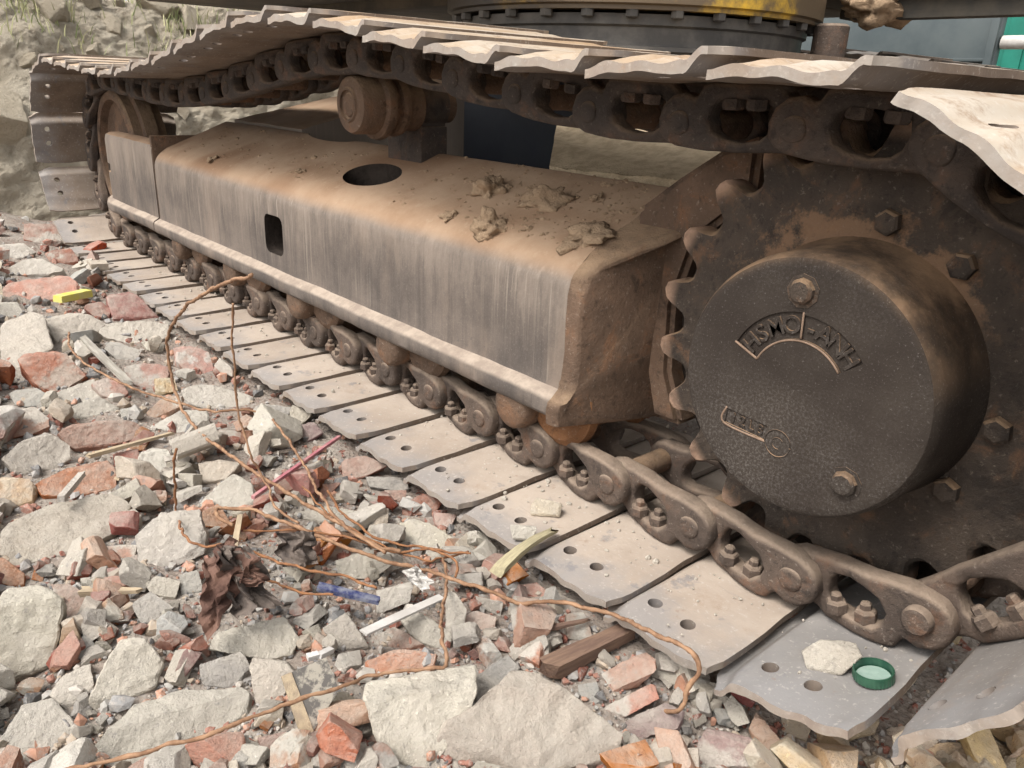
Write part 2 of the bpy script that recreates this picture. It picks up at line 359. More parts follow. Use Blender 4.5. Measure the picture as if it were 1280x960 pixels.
M['shade'] = mat_simple('dark grime inside the frame', (.022, .017, .014), (.04, .031, .025), 30, 1, 0, .8, .004, .1)  # dark colour in place of shade, for frame holes and motor mount
M['bearing'] = mat_simple('oily bearing steel', (.055, .05, .045), (.10, .09, .078), 16, .6, .1)
def mat_yellow():
    n = NB('oily yellow paint'); v = n.obj(rnd=False)
    c = n.mix(n.ramp(n.noise(3.2, 7, .7, v), .38, .54), (.58, .35, .03), (.10, .07, .04)); x, y, z = n.xyz(); c = n.mix(n.ramp(n.math('ADD', x, n.ramp(n.noise(9, 5, .7, v), .2, .8, -.06, .06)), -.52, -.66), c, (.045, .036, .028)); n.bump(n.noise(60, 4), .3, .002); return n.done(c, .5, 0, .4)
M['yellow'] = mat_yellow()
M['panel'] = mat_simple('blue grey steel', (.055, .070, .074), (.085, .10, .10), 3, .45, .1)
M['green'] = mat_simple('green tarp', (.006, .13, .09), (.01, .17, .12), 5, .7)
def mat_bank():
    n = NB('dry earth bank'); v = n.obj(rnd=False)
    c = n.mix(n.ramp(n.noise(2.5, 7, .65, v), .35, .65), (.45, .38, .285), (.56, .49, .385))
    c = n.mix(n.ramp(n.noise(14, 6, .7, v), .52, .7, 0, .8), c, (.38, .32, .24))
    c = n.mix(n.ramp(n.noise(60, 4, .7, v), .6, .72, 0, .6), c, (.56, .52, .45))
    c = n.mix(n.ramp(n.noise(7, 8, .78, v, .6), .56, .68, 0, .75), c, (.20, .155, .115))
    n.bump(n.noise(16, 8, .8, v), 1, .05); n.bump(n.noise(90, 5, .8, v), .8, .012); return n.done(c, 1, 0, .1)
M['bank'] = mat_bank()
def mat_grass():
    n = NB('meadow grass'); g = n.new('ShaderNodeNewGeometry')
    c = n.mix(g.outputs['Random Per Island'], (.15, .19, .07), (.46, .43, .25)); return n.done(c, .8, 0, .2)
M['grass'] = mat_grass()
M['dirty_mark'] = mat_simple('rust brown rim', (.16, .105, .07), (.24, .16, .11), 60, .8)

# ------------------------------------------------------------------ THE SETTING: ground, bank, grass
def grid_sheet(name, xs, ys, f, mat):
    v = [(x, y, f(x, y)) for y in ys for x in xs]; nx = len(xs)
    q = [(j * nx + i, j * nx + i + 1, (j + 1) * nx + i + 1, (j + 1) * nx + i) for j in range(len(ys) - 1) for i in range(nx - 1)]
    return link(name, to_mesh(name, v, q, mat))
xs = [-60, -30, -12, -6] + list(np.linspace(-3.6, 1.3, 230)) + [2, 4, 10, 30, 60]
ys = [-60, -30, -10, -4, -2] + list(np.linspace(-1.3, .6, 100)) + [.8, 1.2, 2, 3, 5, 10, 30, 60]
tag(grid_sheet('ground', xs, ys, ground_h, M['ground']), kind='structure')
def bank_pt(s, y):                       # s runs up the slope from 0 to 1 and then over the flat top
    h = 1.02 + .10 * fbm(0, y, 2, 2, .8)
    t = min(1, s)
    x = -2.98 - .10 * math.sin(y * 1.3) - .62 * t ** 1.25 - max(0, s - 1) * 9
    z = -.12 + h * (t ** .85) + .06 * max(0, s - 1)
    d = 0; am = .085; f = 1.7
    for o in range(8):
        d += am * noise.noise((x * f + o, y * f, z * f)); am *= .60; f *= 2.05
    return (x + d * .9 + .1 * fbm(x, y, z, 2, 1.1), y, z + d * .55)
ss = list(np.linspace(0, 1, 130)) + list(np.linspace(1.02, 1.6, 24)) + [3, 6]; by = list(np.linspace(-1.6, 4.6, 420))
bv = [bank_pt(s, y) for s in ss for y in by]; nb = len(by)
bf = [(i * nb + j, i * nb + j + 1, (i + 1) * nb + j + 1, (i + 1) * nb + j) for i in range(len(ss) - 1) for j in range(nb - 1)]
tag(link('dirt_bank', to_mesh('dirt_bank', bv, bf, M['bank'], smooth=True)), kind='structure')
gv = []; gf = []
def blade(p, h, w):
    a = random.uniform(0, 6.28); b = random.uniform(0, 6.28); l = random.uniform(.15, .7) * h
    dx, dy = math.cos(a) * w, math.sin(a) * w; lx, ly = math.cos(b) * l, math.sin(b) * l; k = len(gv)
    gv.extend([(p[0] - dx, p[1] - dy, p[2]), (p[0] + dx, p[1] + dy, p[2]), (p[0] + lx * .4 + dx * .7, p[1] + ly * .4 + dy * .7, p[2] + h * .6), (p[0] + lx * .4 - dx * .7, p[1] + ly * .4 - dy * .7, p[2] + h * .6), (p[0] + lx, p[1] + ly, p[2] + h * .95)])
    gf.extend([(k, k + 1, k + 2, k + 3), (k + 3, k + 2, k + 4)])
for k in range(6000):
    y = random.uniform(-.6, 4.2); s = random.uniform(.80, 1.5) if random.random() < .75 else random.uniform(.62, .9)
    if fbm(y, s, 3, 3, 3) < -.05 and random.random() < .9: continue
    p = bank_pt(s, y); blade((p[0], p[1], p[2] - .01), random.uniform(.03, .12), .003)
tag(link('grass', to_mesh('grass', gv, gf, M['grass'], False)), 'pale green grass tufts growing along the top of the dirt bank', 'grass', kind='stuff')

# ------------------------------------------------------------------ THE EXCAVATOR
ROOT = link('excavator', None, None, (-.83, .93, -.035)); RO = Vector(ROOT.location)
tag(ROOT, 'rusty dusty crawler excavator undercarriage standing on demolition rubble', 'excavator')
def part(name, me, parent=ROOT, loc=(0, 0, 0), rot=(0, 0, 0)):
    return link(name, me, parent, Vector(loc) - RO if parent is ROOT else loc, rot)
P = .135; YC = .18; SPX, SPZ, RP = .334, .272, .228
IDZ, RI = .270, .225; ZP = SPZ - RP

# --- the path the chain pins follow, closed by moving the idler a little
def loop(ix):
    CB, CX = SPX + .044, SPX + .004
    pts = [(ix + (CB - ix) * k / 400, IDZ - RI + (ZP - (IDZ - RI)) * k / 400) for k in range(400)]
    pts += [(CB + (CX - CB) * (.5 + a / math.pi) + RP * math.cos(a), SPZ + RP * math.sin(a)) for a in np.linspace(-math.pi / 2, math.pi / 2, 160)]
    top = [(CX, SPZ + RP), (.20, .4985), (.04, .498), (-.11, .514), (-.25, .530), (-.42, .552), (-.60, .560), (-.78, .545), (-1.08, .497), (-1.42, .468), (-1.75, .478), (ix, IDZ + RI)]
    for i in range(len(top) - 1):
        a = np.array(top[max(0, i - 1)]); b = np.array(top[i]); c = np.array(top[i + 1]); d = np.array(top[min(len(top) - 1, i + 2)])
        for t in np.linspace(0, 1, 40)[1:]:
            pts.append(tuple(.5 * (2 * b + (c - a) * t + (2 * a - 5 * b + 4 * c - d) * t * t + (3 * b - a - 3 * c + d) * t ** 3)))
    pts += [(ix + RI * math.cos(a), IDZ + RI * math.sin(a)) for a in np.linspace(math.pi / 2, 1.5 * math.pi, 160)[1:]]
    return np.array(pts)
def walk(ix, N=46):
    pts = loop(ix); st = int(np.argmin(np.abs(pts[:400, 0] - .076))); pts = np.roll(pts, -st, 0); pts = np.vstack([pts, pts[:200]])
    cur = np.array([.076, ZP]); pins = [cur]; i = 1
    while len(pins) <= N and i < len(pts):
        d = np.linalg.norm(pts[i] - cur)
        if d >= P:
            a, b = pts[i - 1], pts[i]; lo, hi = 0, 1
            for _ in range(30):
                m = (lo + hi) / 2
                if np.linalg.norm(a + (b - a) * m - cur) < P: lo = m
                else: hi = m
            cur = a + (b - a) * lo; pins.append(cur)
        else: i += 1
    return pins
best = min((abs(walk(ix)[-1][0] - .076) if len(walk(ix)) == 47 else 9, ix) for ix in np.linspace(-2.06, -1.90, 60))
IX = best[1]; pins = walk(IX)

# --- chain link, shoe and bolt meshes in the frame of one link: x from pin to pin, z inwards
def link_mesh(near):
    bm = bmesh.new(); o = []
    o += [(.020, -.034), (.030, -.043), (.048, -.044), (.066, -.044), (.084, -.044), (.100, -.044), (.110, -.041)]
    o += [(P + .031 * math.cos(a), .031 * math.sin(a) - .003) for a in np.radians([-125, -95, -65, -35, -5, 25, 50])]
    o += [(.140, .026), (.118, .0285), (.100, .029), (.084, .029), (.066, .029), (.048, .028), (.030, .027), (.012, .026)]
    o += [(.027 * math.cos(a), .027 * math.sin(a)) for a in np.radians([95, 125, 155, 185, 215, 245, 275])]
    h = [(.036, -.022), (.045, -.027), (.066, -.028), (.088, -.027), (.098, -.020), (.101, -.008), (.094, .005), (.080, .013), (.062, .016), (.046, .013), (.037, .003), (.034, -.010)]
    add_prism(bm, o, 0, .027, h)
    sharp = [e for e in bm.edges if len(e.link_faces) == 2 and e.calc_face_angle(0) > .9]
    bmesh.ops.bevel(bm, geom=sharp, offset=.0065, segments=3, profile=.5, affect='EDGES')
    add_lathe(bm, [(.0140, .004), (.0138, -.0008), (.0125, -.0022), (.008, -.0028), (.002, -.0028)], (P, 0, -.002), n=20)
    for v in bm.verts:
        x = v.co.x; off = .017 * (1 - sst(.02, .09, x))
        v.co.y += off
        k = fbm(v.co.x * 60, v.co.y * 60, v.co.z * 60, 2) * .0011
        v.co.x += k; v.co.z += k
        v.co.y = (-.08 + v.co.y) if near else (.08 - v.co.y)
    return bm_mesh('track_link', bm, M['chain'], True, 55)
LN, LF = link_mesh(True), link_mesh(False)
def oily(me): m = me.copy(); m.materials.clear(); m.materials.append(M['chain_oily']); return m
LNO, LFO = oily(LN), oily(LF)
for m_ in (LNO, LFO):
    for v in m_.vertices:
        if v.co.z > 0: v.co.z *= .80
def bolt_mesh():
    bm = bmesh.new()
    add_lathe(bm, [(.0115, 0), (.0115, .010), (.0098, .0125), (.0062, .013), (.0062, .0185), (.0048, .0205), (.002, .021)], (0, 0, 0), 'z', 6)
    return bm_mesh('bolt', bm, M['chain'], True, 30)
BOLT = bolt_mesh(); BOLTO = oily(BOLT)
bm = bmesh.new(); add_lathe(bm, [(.0118, 0), (.0118, .008), (.010, .0105), (.003, .011)], (0, 0, 0), 'z', 6); BOLTO = bm_mesh('bolt', bm, M['chain_oily'], True, 30)
def shoe_mesh(seed):
    xs_ = np.linspace(-.012, .1435, 36); yl = [-.226, -.222, -.214, -.203, -.19, -.165, -.13, -.09, -.05, 0, .05, .09, .13, .165, .19, .203, .214, .222, .226]
    am = [random.uniform(.6, 1.15) for _ in range(3)]
    def bumps(x): return sum(q * math.exp(-((x - c) / 0.017) ** 2) for c, q in zip((.026, .070, .110), am))
    vin = []; vout = []
    for y in yl:
        e = sst(.165, .226, abs(y)); sg = 1 if y > 0 else -1
        for x in xs_:
            b = bumps(x)
            lip = -.017 * sst(.020, -.004, x) + .0025 * sst(.118, .1435, x)
            dent = .0016 * fbm(x * 25, y * 18, seed, 3)
            zi = -.045 + lip + dent - e * (.0025 * b + .002 * sst(.05, .0, abs(x - .074)))
            zo = -.045 + lip * .9 - .008 - .013 * b * (1 - .6 * e) + dent * .5
            # worn, wavy outline
            xx = x; yy = y
            if abs(y) > .20:
                yy = y + sg * (.0012 * b - .002 + .0022 * fbm(x * 45, seed, sg, 3)) * sst(.2, .226, abs(y))
            cut = sst(.195, .226, abs(y))
            if x < .03: xx += cut * .014 * (1 - (x + .012) / .042)
            if x > .12: xx -= cut * .006 * ((x - .12) / .0245)
            if x > .135: xx += .0009 * fbm(y * 60, seed, 2, 2) - (.0025 if -.105 < y < .105 else 0)
            if x < -.006: xx += .0016 * fbm(y * 60, seed, 7, 2)
            vin.append((xx, yy, zi)); vout.append((xx, yy, min(zo, zi - .005)))
    nx, ny = len(xs_), len(yl); N = nx * ny; F = []
    for j in range(ny - 1):
        for i in range(nx - 1):
            a, b, c, d = j * nx + i, j * nx + i + 1, (j + 1) * nx + i + 1, (j + 1) * nx + i
            F.append((a, b, c, d)); F.append((N + d, N + c, N + b, N + a))
    for i in range(nx - 1):
        F.append((N + i, N + i + 1, i + 1, i)); k = (ny - 1) * nx; F.append((k + i, k + i + 1, N + k + i + 1, N + k + i))
    for j in range(ny - 1):
        a, d = j * nx, (j + 1) * nx; F.append((a, d, N + d, N + a)); a, d = a + nx - 1, d + nx - 1; F.append((d, a, N + a, N + d))
    me = to_mesh('track_shoe', vin + vout, F, M['shoe'])
    bm = bmesh.new()
    for x in (.0365, .0815):
        for y in (-.18, .18):
            bm2 = add_lathe(bm, [(.0085, -.10), (.0085, .02)], (x, y, 0), 'z', 18)
    cut = bm_mesh('cut', bm, None)
    r = boolean(me, [cut])
    bm = bmesh.new(); bm.from_mesh(r)
    return bm_mesh('track_shoe', bm, M['shoe'], True, 42)
SHOES = [shoe_mesh(s * 3.7 + 1) for s in range(5)]
BUSH_bm = bmesh.new(); add_lathe(BUSH_bm, [(.015, -.05), (.0165, -.047), (.0165, .047), (.015, .05)], (0, 0, 0), n=18)
BUSH = bm_mesh('bushing', BUSH_bm, M['casting'])
def vis(p):
    q = proj(p); return q[2] > 0 and -150 < q[0] < 1430 and -150 < q[1] < 1110
for i in range(46):
    a, b = np.array(pins[i]), np.array(pins[i + 1] if i < 45 else pins[0]); d = b - a; ang = math.atan2(d[1], d[0]); rot = (0, -ang, 0)
    j = random.uniform(-.0015, .0015)
    sm = SHOES[(i * 3 + i // 5) % 5]
    if i in (2, 3, 4): sm = sm.copy(); sm.materials[0] = M['shoe_blue']
    part('track_shoe', sm, ROOT, (a[0], YC + j, a[1]), (0, -ang + random.uniform(-.012, .012), 0))
    hi = (a[1] + b[1]) / 2 > .2
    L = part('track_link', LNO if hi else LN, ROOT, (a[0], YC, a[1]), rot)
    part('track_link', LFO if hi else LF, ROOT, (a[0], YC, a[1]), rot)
    part('bushing', BUSH, ROOT, (a[0], YC, a[1]), rot)
    if vis((a[0], YC - .06, a[1])):
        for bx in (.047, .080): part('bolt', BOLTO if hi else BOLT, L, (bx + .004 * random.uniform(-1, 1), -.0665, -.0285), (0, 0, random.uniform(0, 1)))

bm = bmesh.new(); add_lathe(bm, [(.0145, .02), (.0145, -.006), (.0125, -.0085), (.004, -.0095)], (0, 0, 0), n=20); part('track_pin', bm_mesh('track_pin', bm, M['chain'], True, 40), ROOT, (pins[3][0], YC - .081, pins[3][1]))
def on_shoe(i, u, v, lift=0.0):
    a, b = np.array(pins[i % 46]), np.array(pins[(i + 1) % 46]); d = (b - a) / np.linalg.norm(b - a); n = np.array([-d[1], 0, d[0]])
    return at_plane(u, v, np.array([a[0], 0, a[1]]) + n * (-.045 + lift), n)
# --- track frame
FS = .40                                     # slope of the top plate
def ftop(y): return .321 + FS * (y - .09)
def frame_section():
    s = [(.098, .114), (.076, .114), (.071, .120), (.070, .136), (.0735, .143), (.082, .1475), (.0885, .151), (.090, .158), (.0895, .21), (.090, .26), (.0905, .288)]
    s += [(.0905 + .030 * (1 - math.cos(t)), .288 + .030 * math.sin(t) + .012 * (1 - math.cos(t))) for t in np.linspace(.2, 1.25, 6)]
    s += [(y, ftop(y)) for y in (.127, .15, .18, .21, .24, .27, .295)] + [(.307, .403), (.312, .392), (.312, .114), (.29, .114), (.29, .150), (.098, .150)]
    return s
sec = frame_section(); NX = 120
def sweep(x0, x1, sec, nx, dent=.0014):
    V = []; F = []; m = len(sec)
    for k in range(nx + 1):
        x = x0 + (x1 - x0) * k / nx
        for (y, z) in sec:
            d = dent * fbm(x * 7, y * 14, z * 14, 3) + dent * .5 * fbm(x * 30, y * 30, z * 30, 2)
            V.append((x, y + d, z + d * .8))
    for k in range(nx):
        for q in range(m): F.append((k * m + q, k * m + (q + 1) % m, (k + 1) * m + (q + 1) % m, (k + 1) * m + q))
    F.append(tuple(range(m))[::-1]); F.append(tuple(nx * m + q for q in range(m)))
    return V, F
V, F = sweep(-1.578, 0.0, sec, NX)
bm = bmesh.new(); bv_ = [bm.verts.new(p) for p in V]; [bm.faces.new([bv_[k] for k in f]) for f in F]
fr = bm_mesh('track_frame', bm, M['frame'])
def rrect(cx, cz, w, h, r):
    o = []
    for (sx, sz, a0) in ((1, 1, 0), (-1, 1, 90), (-1, -1, 180), (1, -1, 270)):
        for a in np.radians([a0, a0 + 30, a0 + 60, a0 + 90]): o.append((cx + sx * (w / 2 - r) + r * math.cos(a), cz + sz * (h / 2 - r) + r * math.sin(a)))
    return o
bm = bmesh.new(); add_prism(bm, rrect(-.868, .221, .082, .080, .016), .03, .27); c1 = bm_mesh('c', bm, M['shade'])
bm = bmesh.new(); vs = []
for k in range(32):
    a = 2 * math.pi * k / 32; vs.append((-.645 + .082 * math.cos(a), .192 + .042 * math.sin(a)))
b0 = [bm.verts.new((x, y, .17)) for x, y in vs]; b1 = [bm.verts.new((x, y, .6)) for x, y in vs]
bm.faces.new(b0); bm.faces.new(b1)
for k in range(32): bm.faces.new((b0[k], b0[(k + 1) % 32], b1[(k + 1) % 32], b1[k]))
c2 = bm_mesh('c', bm, M['shade'])
bm = bmesh.new(); vs = [(-.985 + .13 * math.cos(2 * math.pi * k / 28), .315 + .035 * math.sin(2 * math.pi * k / 28)) for k in range(28)]
b0 = [bm.verts.new((x, y, .17)) for x, y in vs]; b1 = [bm.verts.new((x, y, .6)) for x, y in vs]
bm.faces.new(b0); bm.faces.new(b1)
for k in range(28): bm.faces.new((b0[k], b0[(k + 1) % 28], b1[(k + 1) % 28], b1[k]))
c3 = bm_mesh('c', bm, M['shade'])
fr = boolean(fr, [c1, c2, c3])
bm = bmesh.new(); bm.from_mesh(fr); fr = bm_mesh('track_frame', bm, M['frame'], True, 38, [M['shade']])  # hole walls coloured dark to paint in the shade inside
FRAME = part('track_frame', fr)
FRAME_OFF = -RO
# front extension: the idler guard plate, a little taller than the main box
sec2 = [(.098, .116), (.076, .116), (.071, .122), (.070, .138), (.0735, .145), (.082, .1495), (.0865, .153), (.087, .162), (.0868, .22), (.0872, .30), (.0875, .330), (.092, .344), (.104, .350), (.128, .352), (.130, .30), (.130, .116)]
V, F = sweep(-2.035, -1.582, sec2, 40, .0012)
for i, p in enumerate(V):                         # rounded nose
    k = sst(-1.995, -2.035, p[0]); V[i] = (p[0], p[1] + .02 * k * k, p[2] - .014 * k * (1 if p[2] > .3 else 0) + (.012 * k if p[2] < .16 else 0))
bm = bmesh.new(); bv_ = [bm.verts.new(p) for p in V]; [bm.faces.new([bv_[k] for k in f]) for f in F]
ext = bm_mesh('c', bm, M['frame']); bm = bmesh.new(); add_prism(bm, rrect(-1.995, .246, .034, .026, .004), .05, .118); cx_ = bm_mesh('c', bm, M['sprocket'])
ext = boolean(ext, [cx_]); bm = bmesh.new(); bm.from_mesh(ext)
part('idler_guard', bm_mesh('idler_guard', bm, M['frame'], True, 38))
bm = bmesh.new(); add_box(bm, (-1.586, .19, .25), (.012, .20, .235), None, .003); part('closing_plate', bm_mesh('closing_plate', bm, M['casting']))
# end casting at the sprocket end of the frame
def end_casting():
    bm = bmesh.new(); S2 = [(.066, .108), (.0645, .140), (.078, .156), (.083, .17), (.083, .285), (.090, .312), (.105, .3285), (.15, .3475), (.22, .375), (.292, .404)]
    back = [(.310, .404), (.310, .108)]
    outl = S2 + back; rings = []
    for (x, s) in ((-.012, 1.0), (.002, 1.0), (.010, .985), (.014, .95)):
        cy, cz = .19, .24
        rings.append([bm.verts.new((x + .012 * math.sin((z - .1) * 9) * (1 if y < .12 else .3), cy + (y - cy) * s, cz + (z - cz) * s)) for y, z in outl])
    m = len(outl)
    for A, B in zip(rings, rings[1:]):
        for k in range(m): bm.faces.new((A[k], A[(k + 1) % m], B[(k + 1) % m], B[k]))
    bm.faces.new(rings[0]); f = bm.faces.new(rings[-1])
    bmesh.ops.subdivide_edges(bm, edges=[e for e in bm.edges], cuts=2, use_grid_fill=True)
    for v in bm.verts:
        k = .0026 * fbm(v.co.x * 30, v.co.y * 30, v.co.z * 30, 4); v.co.x += k * 1.4 + (.062 * sst(.085, .20, v.co.y) if v.co.x > -.003 else 0); v.co.y += k
    return bm_mesh('end_casting', bm, M['casting'], True, 50)
part('end_casting', end_casting())
# motor mount: thick curved bracket behind the sprocket teeth
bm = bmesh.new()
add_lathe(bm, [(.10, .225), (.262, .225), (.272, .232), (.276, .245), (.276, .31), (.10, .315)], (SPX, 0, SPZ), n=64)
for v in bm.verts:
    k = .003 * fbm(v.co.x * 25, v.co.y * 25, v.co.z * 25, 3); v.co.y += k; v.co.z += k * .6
part('motor_mount', bm_mesh('motor_mount', bm, M['shade'], True, 45))  # dark colour paints the shaded hollow behind the teeth
bm = bmesh.new()                                      # gusset between frame end and mount
g = [(.0, .385), (.06, .43), (.12, .47), (.17, .49), (.17, .42), (.10, .36), (.075, .27), (.08, .18), (.11, .11), (.0, .105)]
add_prism(bm, g, .20, .30); bmesh.ops.bevel(bm, geom=[e for e in bm.edges if e.is_manifold and e.calc_face_angle(0) > .9], offset=.008, segments=2, affect='EDGES')
part('mount_gusset', bm_mesh('mount_gusset', bm, M['casting'], True, 45))
# track rollers with their collars
def roller_mesh(mat):
    bm = bmesh.new(); add_lathe(bm, [(.02, -.075), (.050, -.075), (.060, -.068), (.062, -.055), (.055, -.048), (.045, -.046), (.045, .046), (.055, .048), (.062, .055), (.06, .07), (.02, .075)], (0, 0, 0), n=36)
    return bm_mesh('track_roller', bm, mat, True, 30)
R1, R2 = roller_mesh(M['rust_bright']), roller_mesh(M['casting'])
bm = bmesh.new(); add_lathe(bm, [(.012, -.012), (.028, -.011), (.034, -.006), (.036, .004), (.036, .03)], (0, 0, 0), n=24); add_box(bm, (0, .012, .03), (.085, .03, .03), None, .006)
COLL = bm_mesh('roller_collar', bm, M['casting'], True, 40)
for k, x in enumerate((-.03, -.357, -.702, -1.03, -1.37)):
    part('track_roller', R1 if k == 0 else R2, ROOT, (x, YC, .118)); part('roller_collar', COLL, ROOT, (x - .07, .088, .100))
# carrier roller on its bracket
CRX, CRZ = -.60, .487
bm = bmesh.new(); add_lathe(bm, [(.006, -.064), (.018, -.064), (.021, -.0605), (.024, -.063), (.0245, -.067), (.0275, -.067), (.030, -.0635), (.038, -.063), (.046, -.060), (.049, -.054), (.0495, -.018), (.058, -.014), (.060, -.006), (.058, .001), (.046, .004), (.045, .016), (.051, .019), (.054, .026), (.052, .034), (.045, .038), (.044, .070), (.030, .074), (.030, .15), (.012, .152)], (0, 0, 0), n=44)
part('carrier_roller', bm_mesh('carrier_roller', bm, M['casting'], True, 32), ROOT, (CRX, .185, CRZ))
bm = bmesh.new()
add_box(bm, (CRX - .03, .285, .415), (.115, .06, .075), None, .004); add_box(bm, (CRX - .05, .285, .47), (.055, .055, .06), None, .006)
add_lathe(bm, [(.02, .257), (.036, .257), (.038, .261), (.038, .311), (.036, .315), (.02, .315)], (CRX, 0, CRZ), n=28)
add_box(bm, (CRX + .0, .285, .462), (.05, .056, .024), None, .004)
bk = part('roller_bracket', bm_mesh('roller_bracket', bm, M['chain_oily'], True, 35))
bm = bmesh.new(); add_lathe(bm, [(.017, 0), (.017, .004), (.012, .005), (.012, .013), (.010, .0145)], (0, 0, 0), 'z', 6)
HEX = bm_mesh('hex_bolt', bm, M['chain'], True, 30)
for dx, dy in ((.004, .285),): part('hex_bolt', HEX, bk, (CRX + dx, dy, .4738))
# idler wheel
bm = bmesh.new(); add_lathe(bm, [(.03, -.058), (.06, -.058), (.065, -.030), (.150, -.024), (.165, -.030), (.170, -.052), (.178, -.056), (.192, -.053), (.197, -.047), (.197, -.022), (.213, -.018), (.214, .018), (.197, .022), (.197, .047), (.17, .056), (.03, .058)], (0, 0, 0), n=64)
part('idler_wheel', bm_mesh('idler_wheel', bm, M['casting'], True, 35), ROOT, (IX, YC, IDZ))
bm = bmesh.new(); add_box(bm, (IX + .22, YC, .27), (.36, .09, .12), None, .01); part('idler_yoke', bm_mesh('idler_yoke', bm, M['casting']))

# --- sprocket
def sprocket():
    bm = bmesh.new(); T = 21; o = []
    for t in range(T):
        a0 = 2 * math.pi * (t + .09) / T
        for (f, r) in ((-.5, .212), (-.40, .213), (-.31, .218), (-.235, .228), (-.185, .2385), (-.12, .2455), (0, .248), (.12, .2455), (.185, .2385), (.235, .228), (.31, .218), (.40, .213)):
            a = a0 + f * 2 * math.pi / T; r += .0012 * fbm(t * 3.1, f * 5, 1, 2); o.append((r * math.cos(a), r * math.sin(a)))
    n = len(o); rings = []
    def ring(f, y): rings.append([bm.verts.new((p[0] * f(math.hypot(*p)), y, p[1] * f(math.hypot(*p)))) for p in o])
    for f, y in ((lambda r: .164 / r, -.0235), (lambda r: .172 / r, -.0215), (lambda r: .196 / r, -.0205), (lambda r: (r - .005) / r, -.0195), (lambda r: 1, -.015), (lambda r: 1, .015), (lambda r: (r - .005) / r, .019), (lambda r: .17 / r, .021)): ring(f, y)
    for A, B in zip(rings, rings[1:]):
        for k in range(n): bm.faces.new((A[k], A[(k + 1) % n], B[(k + 1) % n], B[k]))
    bm.faces.new(rings[0]); bm.faces.new(rings[-1])
    for v in bm.verts:
        k = .0012 * fbm(v.co.x * 60, v.co.y * 60, v.co.z * 60, 3); v.co.y += k
    return bm_mesh('sprocket', bm, M['sprocket'], True, 40)
SPR = part('sprocket', sprocket(), ROOT, (SPX, YC, SPZ))
bm = bmesh.new(); add_lathe(bm, [(.0132, .004), (.0126, -.003), (.010, -.0048), (.004, -.0050)], (0, 0, 0), n=6)
SB = bm_mesh('bolt', bm, M['sprocket'], True, 30)
for k in (0, 11, 9, 8):
    a = math.radians(84 + 30 * k); part('bolt', SB, SPR, (.152 * math.cos(a), -.0295, .152 * math.sin(a)), (0, random.uniform(0, 1), 0))
# --- final drive cover: drum with two hex plugs, cast lettering in a sunk arc
YF = .060; DC = (SPX, SPZ - .004)
bm = bmesh.new()
add_lathe(bm, [(.02, .168), (.138, .168), (.138, .158), (.1345, .150), (.1325, .12), (.1315, .078), (.130, .0685), (.1265, .0625), (.122, YF + .0005), (.115, YF), (.02, YF)], (0, 0, 0), n=96)
for v in bm.verts: v.co.y -= YF
drum = bm_mesh('c', bm, M['drum'], True, 60)
def arc_pts(r0, r1, a0, a1, n=18):
    A = np.radians(np.linspace(a0, a1, n)); return [(r1 * math.cos(a), r1 * math.sin(a)) for a in A] + [(r0 * math.cos(a), r0 * math.sin(a)) for a in A[::-1]]
cuts = []
bm = bmesh.new(); add_prism(bm, arc_pts(.050, .074, 36, 92), -.02, .0022); cuts.append(bm_mesh('c', bm, M['drum']))
bm = bmesh.new(); add_prism(bm, arc_pts(.050, .076, 94, 157), -.02, .0022); cuts.append(bm_mesh('c', bm, M['drum']))
def rot2(p, a, c): return (c[0] + p[0] * math.cos(a) - p[1] * math.sin(a), c[1] + p[0] * math.sin(a) + p[1] * math.cos(a))
LBL = (-.046, -.0525); LA = math.radians(-4)
bm = bmesh.new(); add_prism(bm, [rot2(p, LA, LBL) for p in ((-.024, -.0075), (.024, -.0075), (.024, .0085), (-.024, .0085))], -.02, .0018); cuts.append(bm_mesh('c', bm, M['drum']))
drum = boolean(drum, cuts); bm = bmesh.new(); bm.from_mesh(drum)
COVER = part('final_drive_cover', bm_mesh('final_drive_cover', bm, M['drum'], True, 35), ROOT, (DC[0], YF, DC[1]))
def text_mesh(ch, size, depth):
    cu = bpy.data.curves.new('t', 'FONT'); cu.body = ch; cu.size = size; cu.extrude = depth * .7; cu.offset = size * .006; cu.align_x = 'CENTER'; cu.align_y = 'CENTER'; cu.bevel_depth = .0003
    o = bpy.data.objects.new('t', cu); COL.objects.link(o); dg = bpy.context.evaluated_depsgraph_get(); dg.update()
    me = bpy.data.meshes.new_from_object(o.evaluated_get(dg)); bpy.data.objects.remove(o)
    me.materials.clear(); me.materials.append(M['drum']); me.name = 'cast_letter'; return me
def letter(ch, size, x, z, ang):
    part('cast_letter', text_mesh(ch, size, .0013), COVER, (x, .0012, z), (math.pi / 2, -ang, 0))
for ch, a in (('H', 148), ('S', 134), ('M', 119), ('O', 103), ('-', 85), ('A', 72), ('N', 58), ('H', 44)):
    A = math.radians(a); letter(ch, .024, .0625 * math.cos(A), .0625 * math.sin(A), A - math.pi / 2)
for k, ch in enumerate('12L8'):
    p = rot2((-.015 + k * .0105, .0005), LA, LBL); letter(ch, .0145, p[0], p[1], LA)
def ridge(pts, r, mat='dirty_mark'):
    me, c = tube_mesh('cast_ridge', [(x, 0, z) for x, z in pts], r, M[mat], 6, 0, .003); part('cast_ridge', me, COVER, (c[0], 0.0002, c[2]))
ridge(arc_pts(.0485, .06, 36, 157)[18:], .0011); ridge([(.0485 * math.cos(math.radians(157)), .0485 * math.sin(math.radians(157))), (.0775 * math.cos(math.radians(157)), .0775 * math.sin(math.radians(157)))], .0013)
ridge([(.051 * math.cos(math.radians(93)), .051 * math.sin(math.radians(93))), (.0765 * math.cos(math.radians(93)), .0765 * math.sin(math.radians(93)))], .0011)
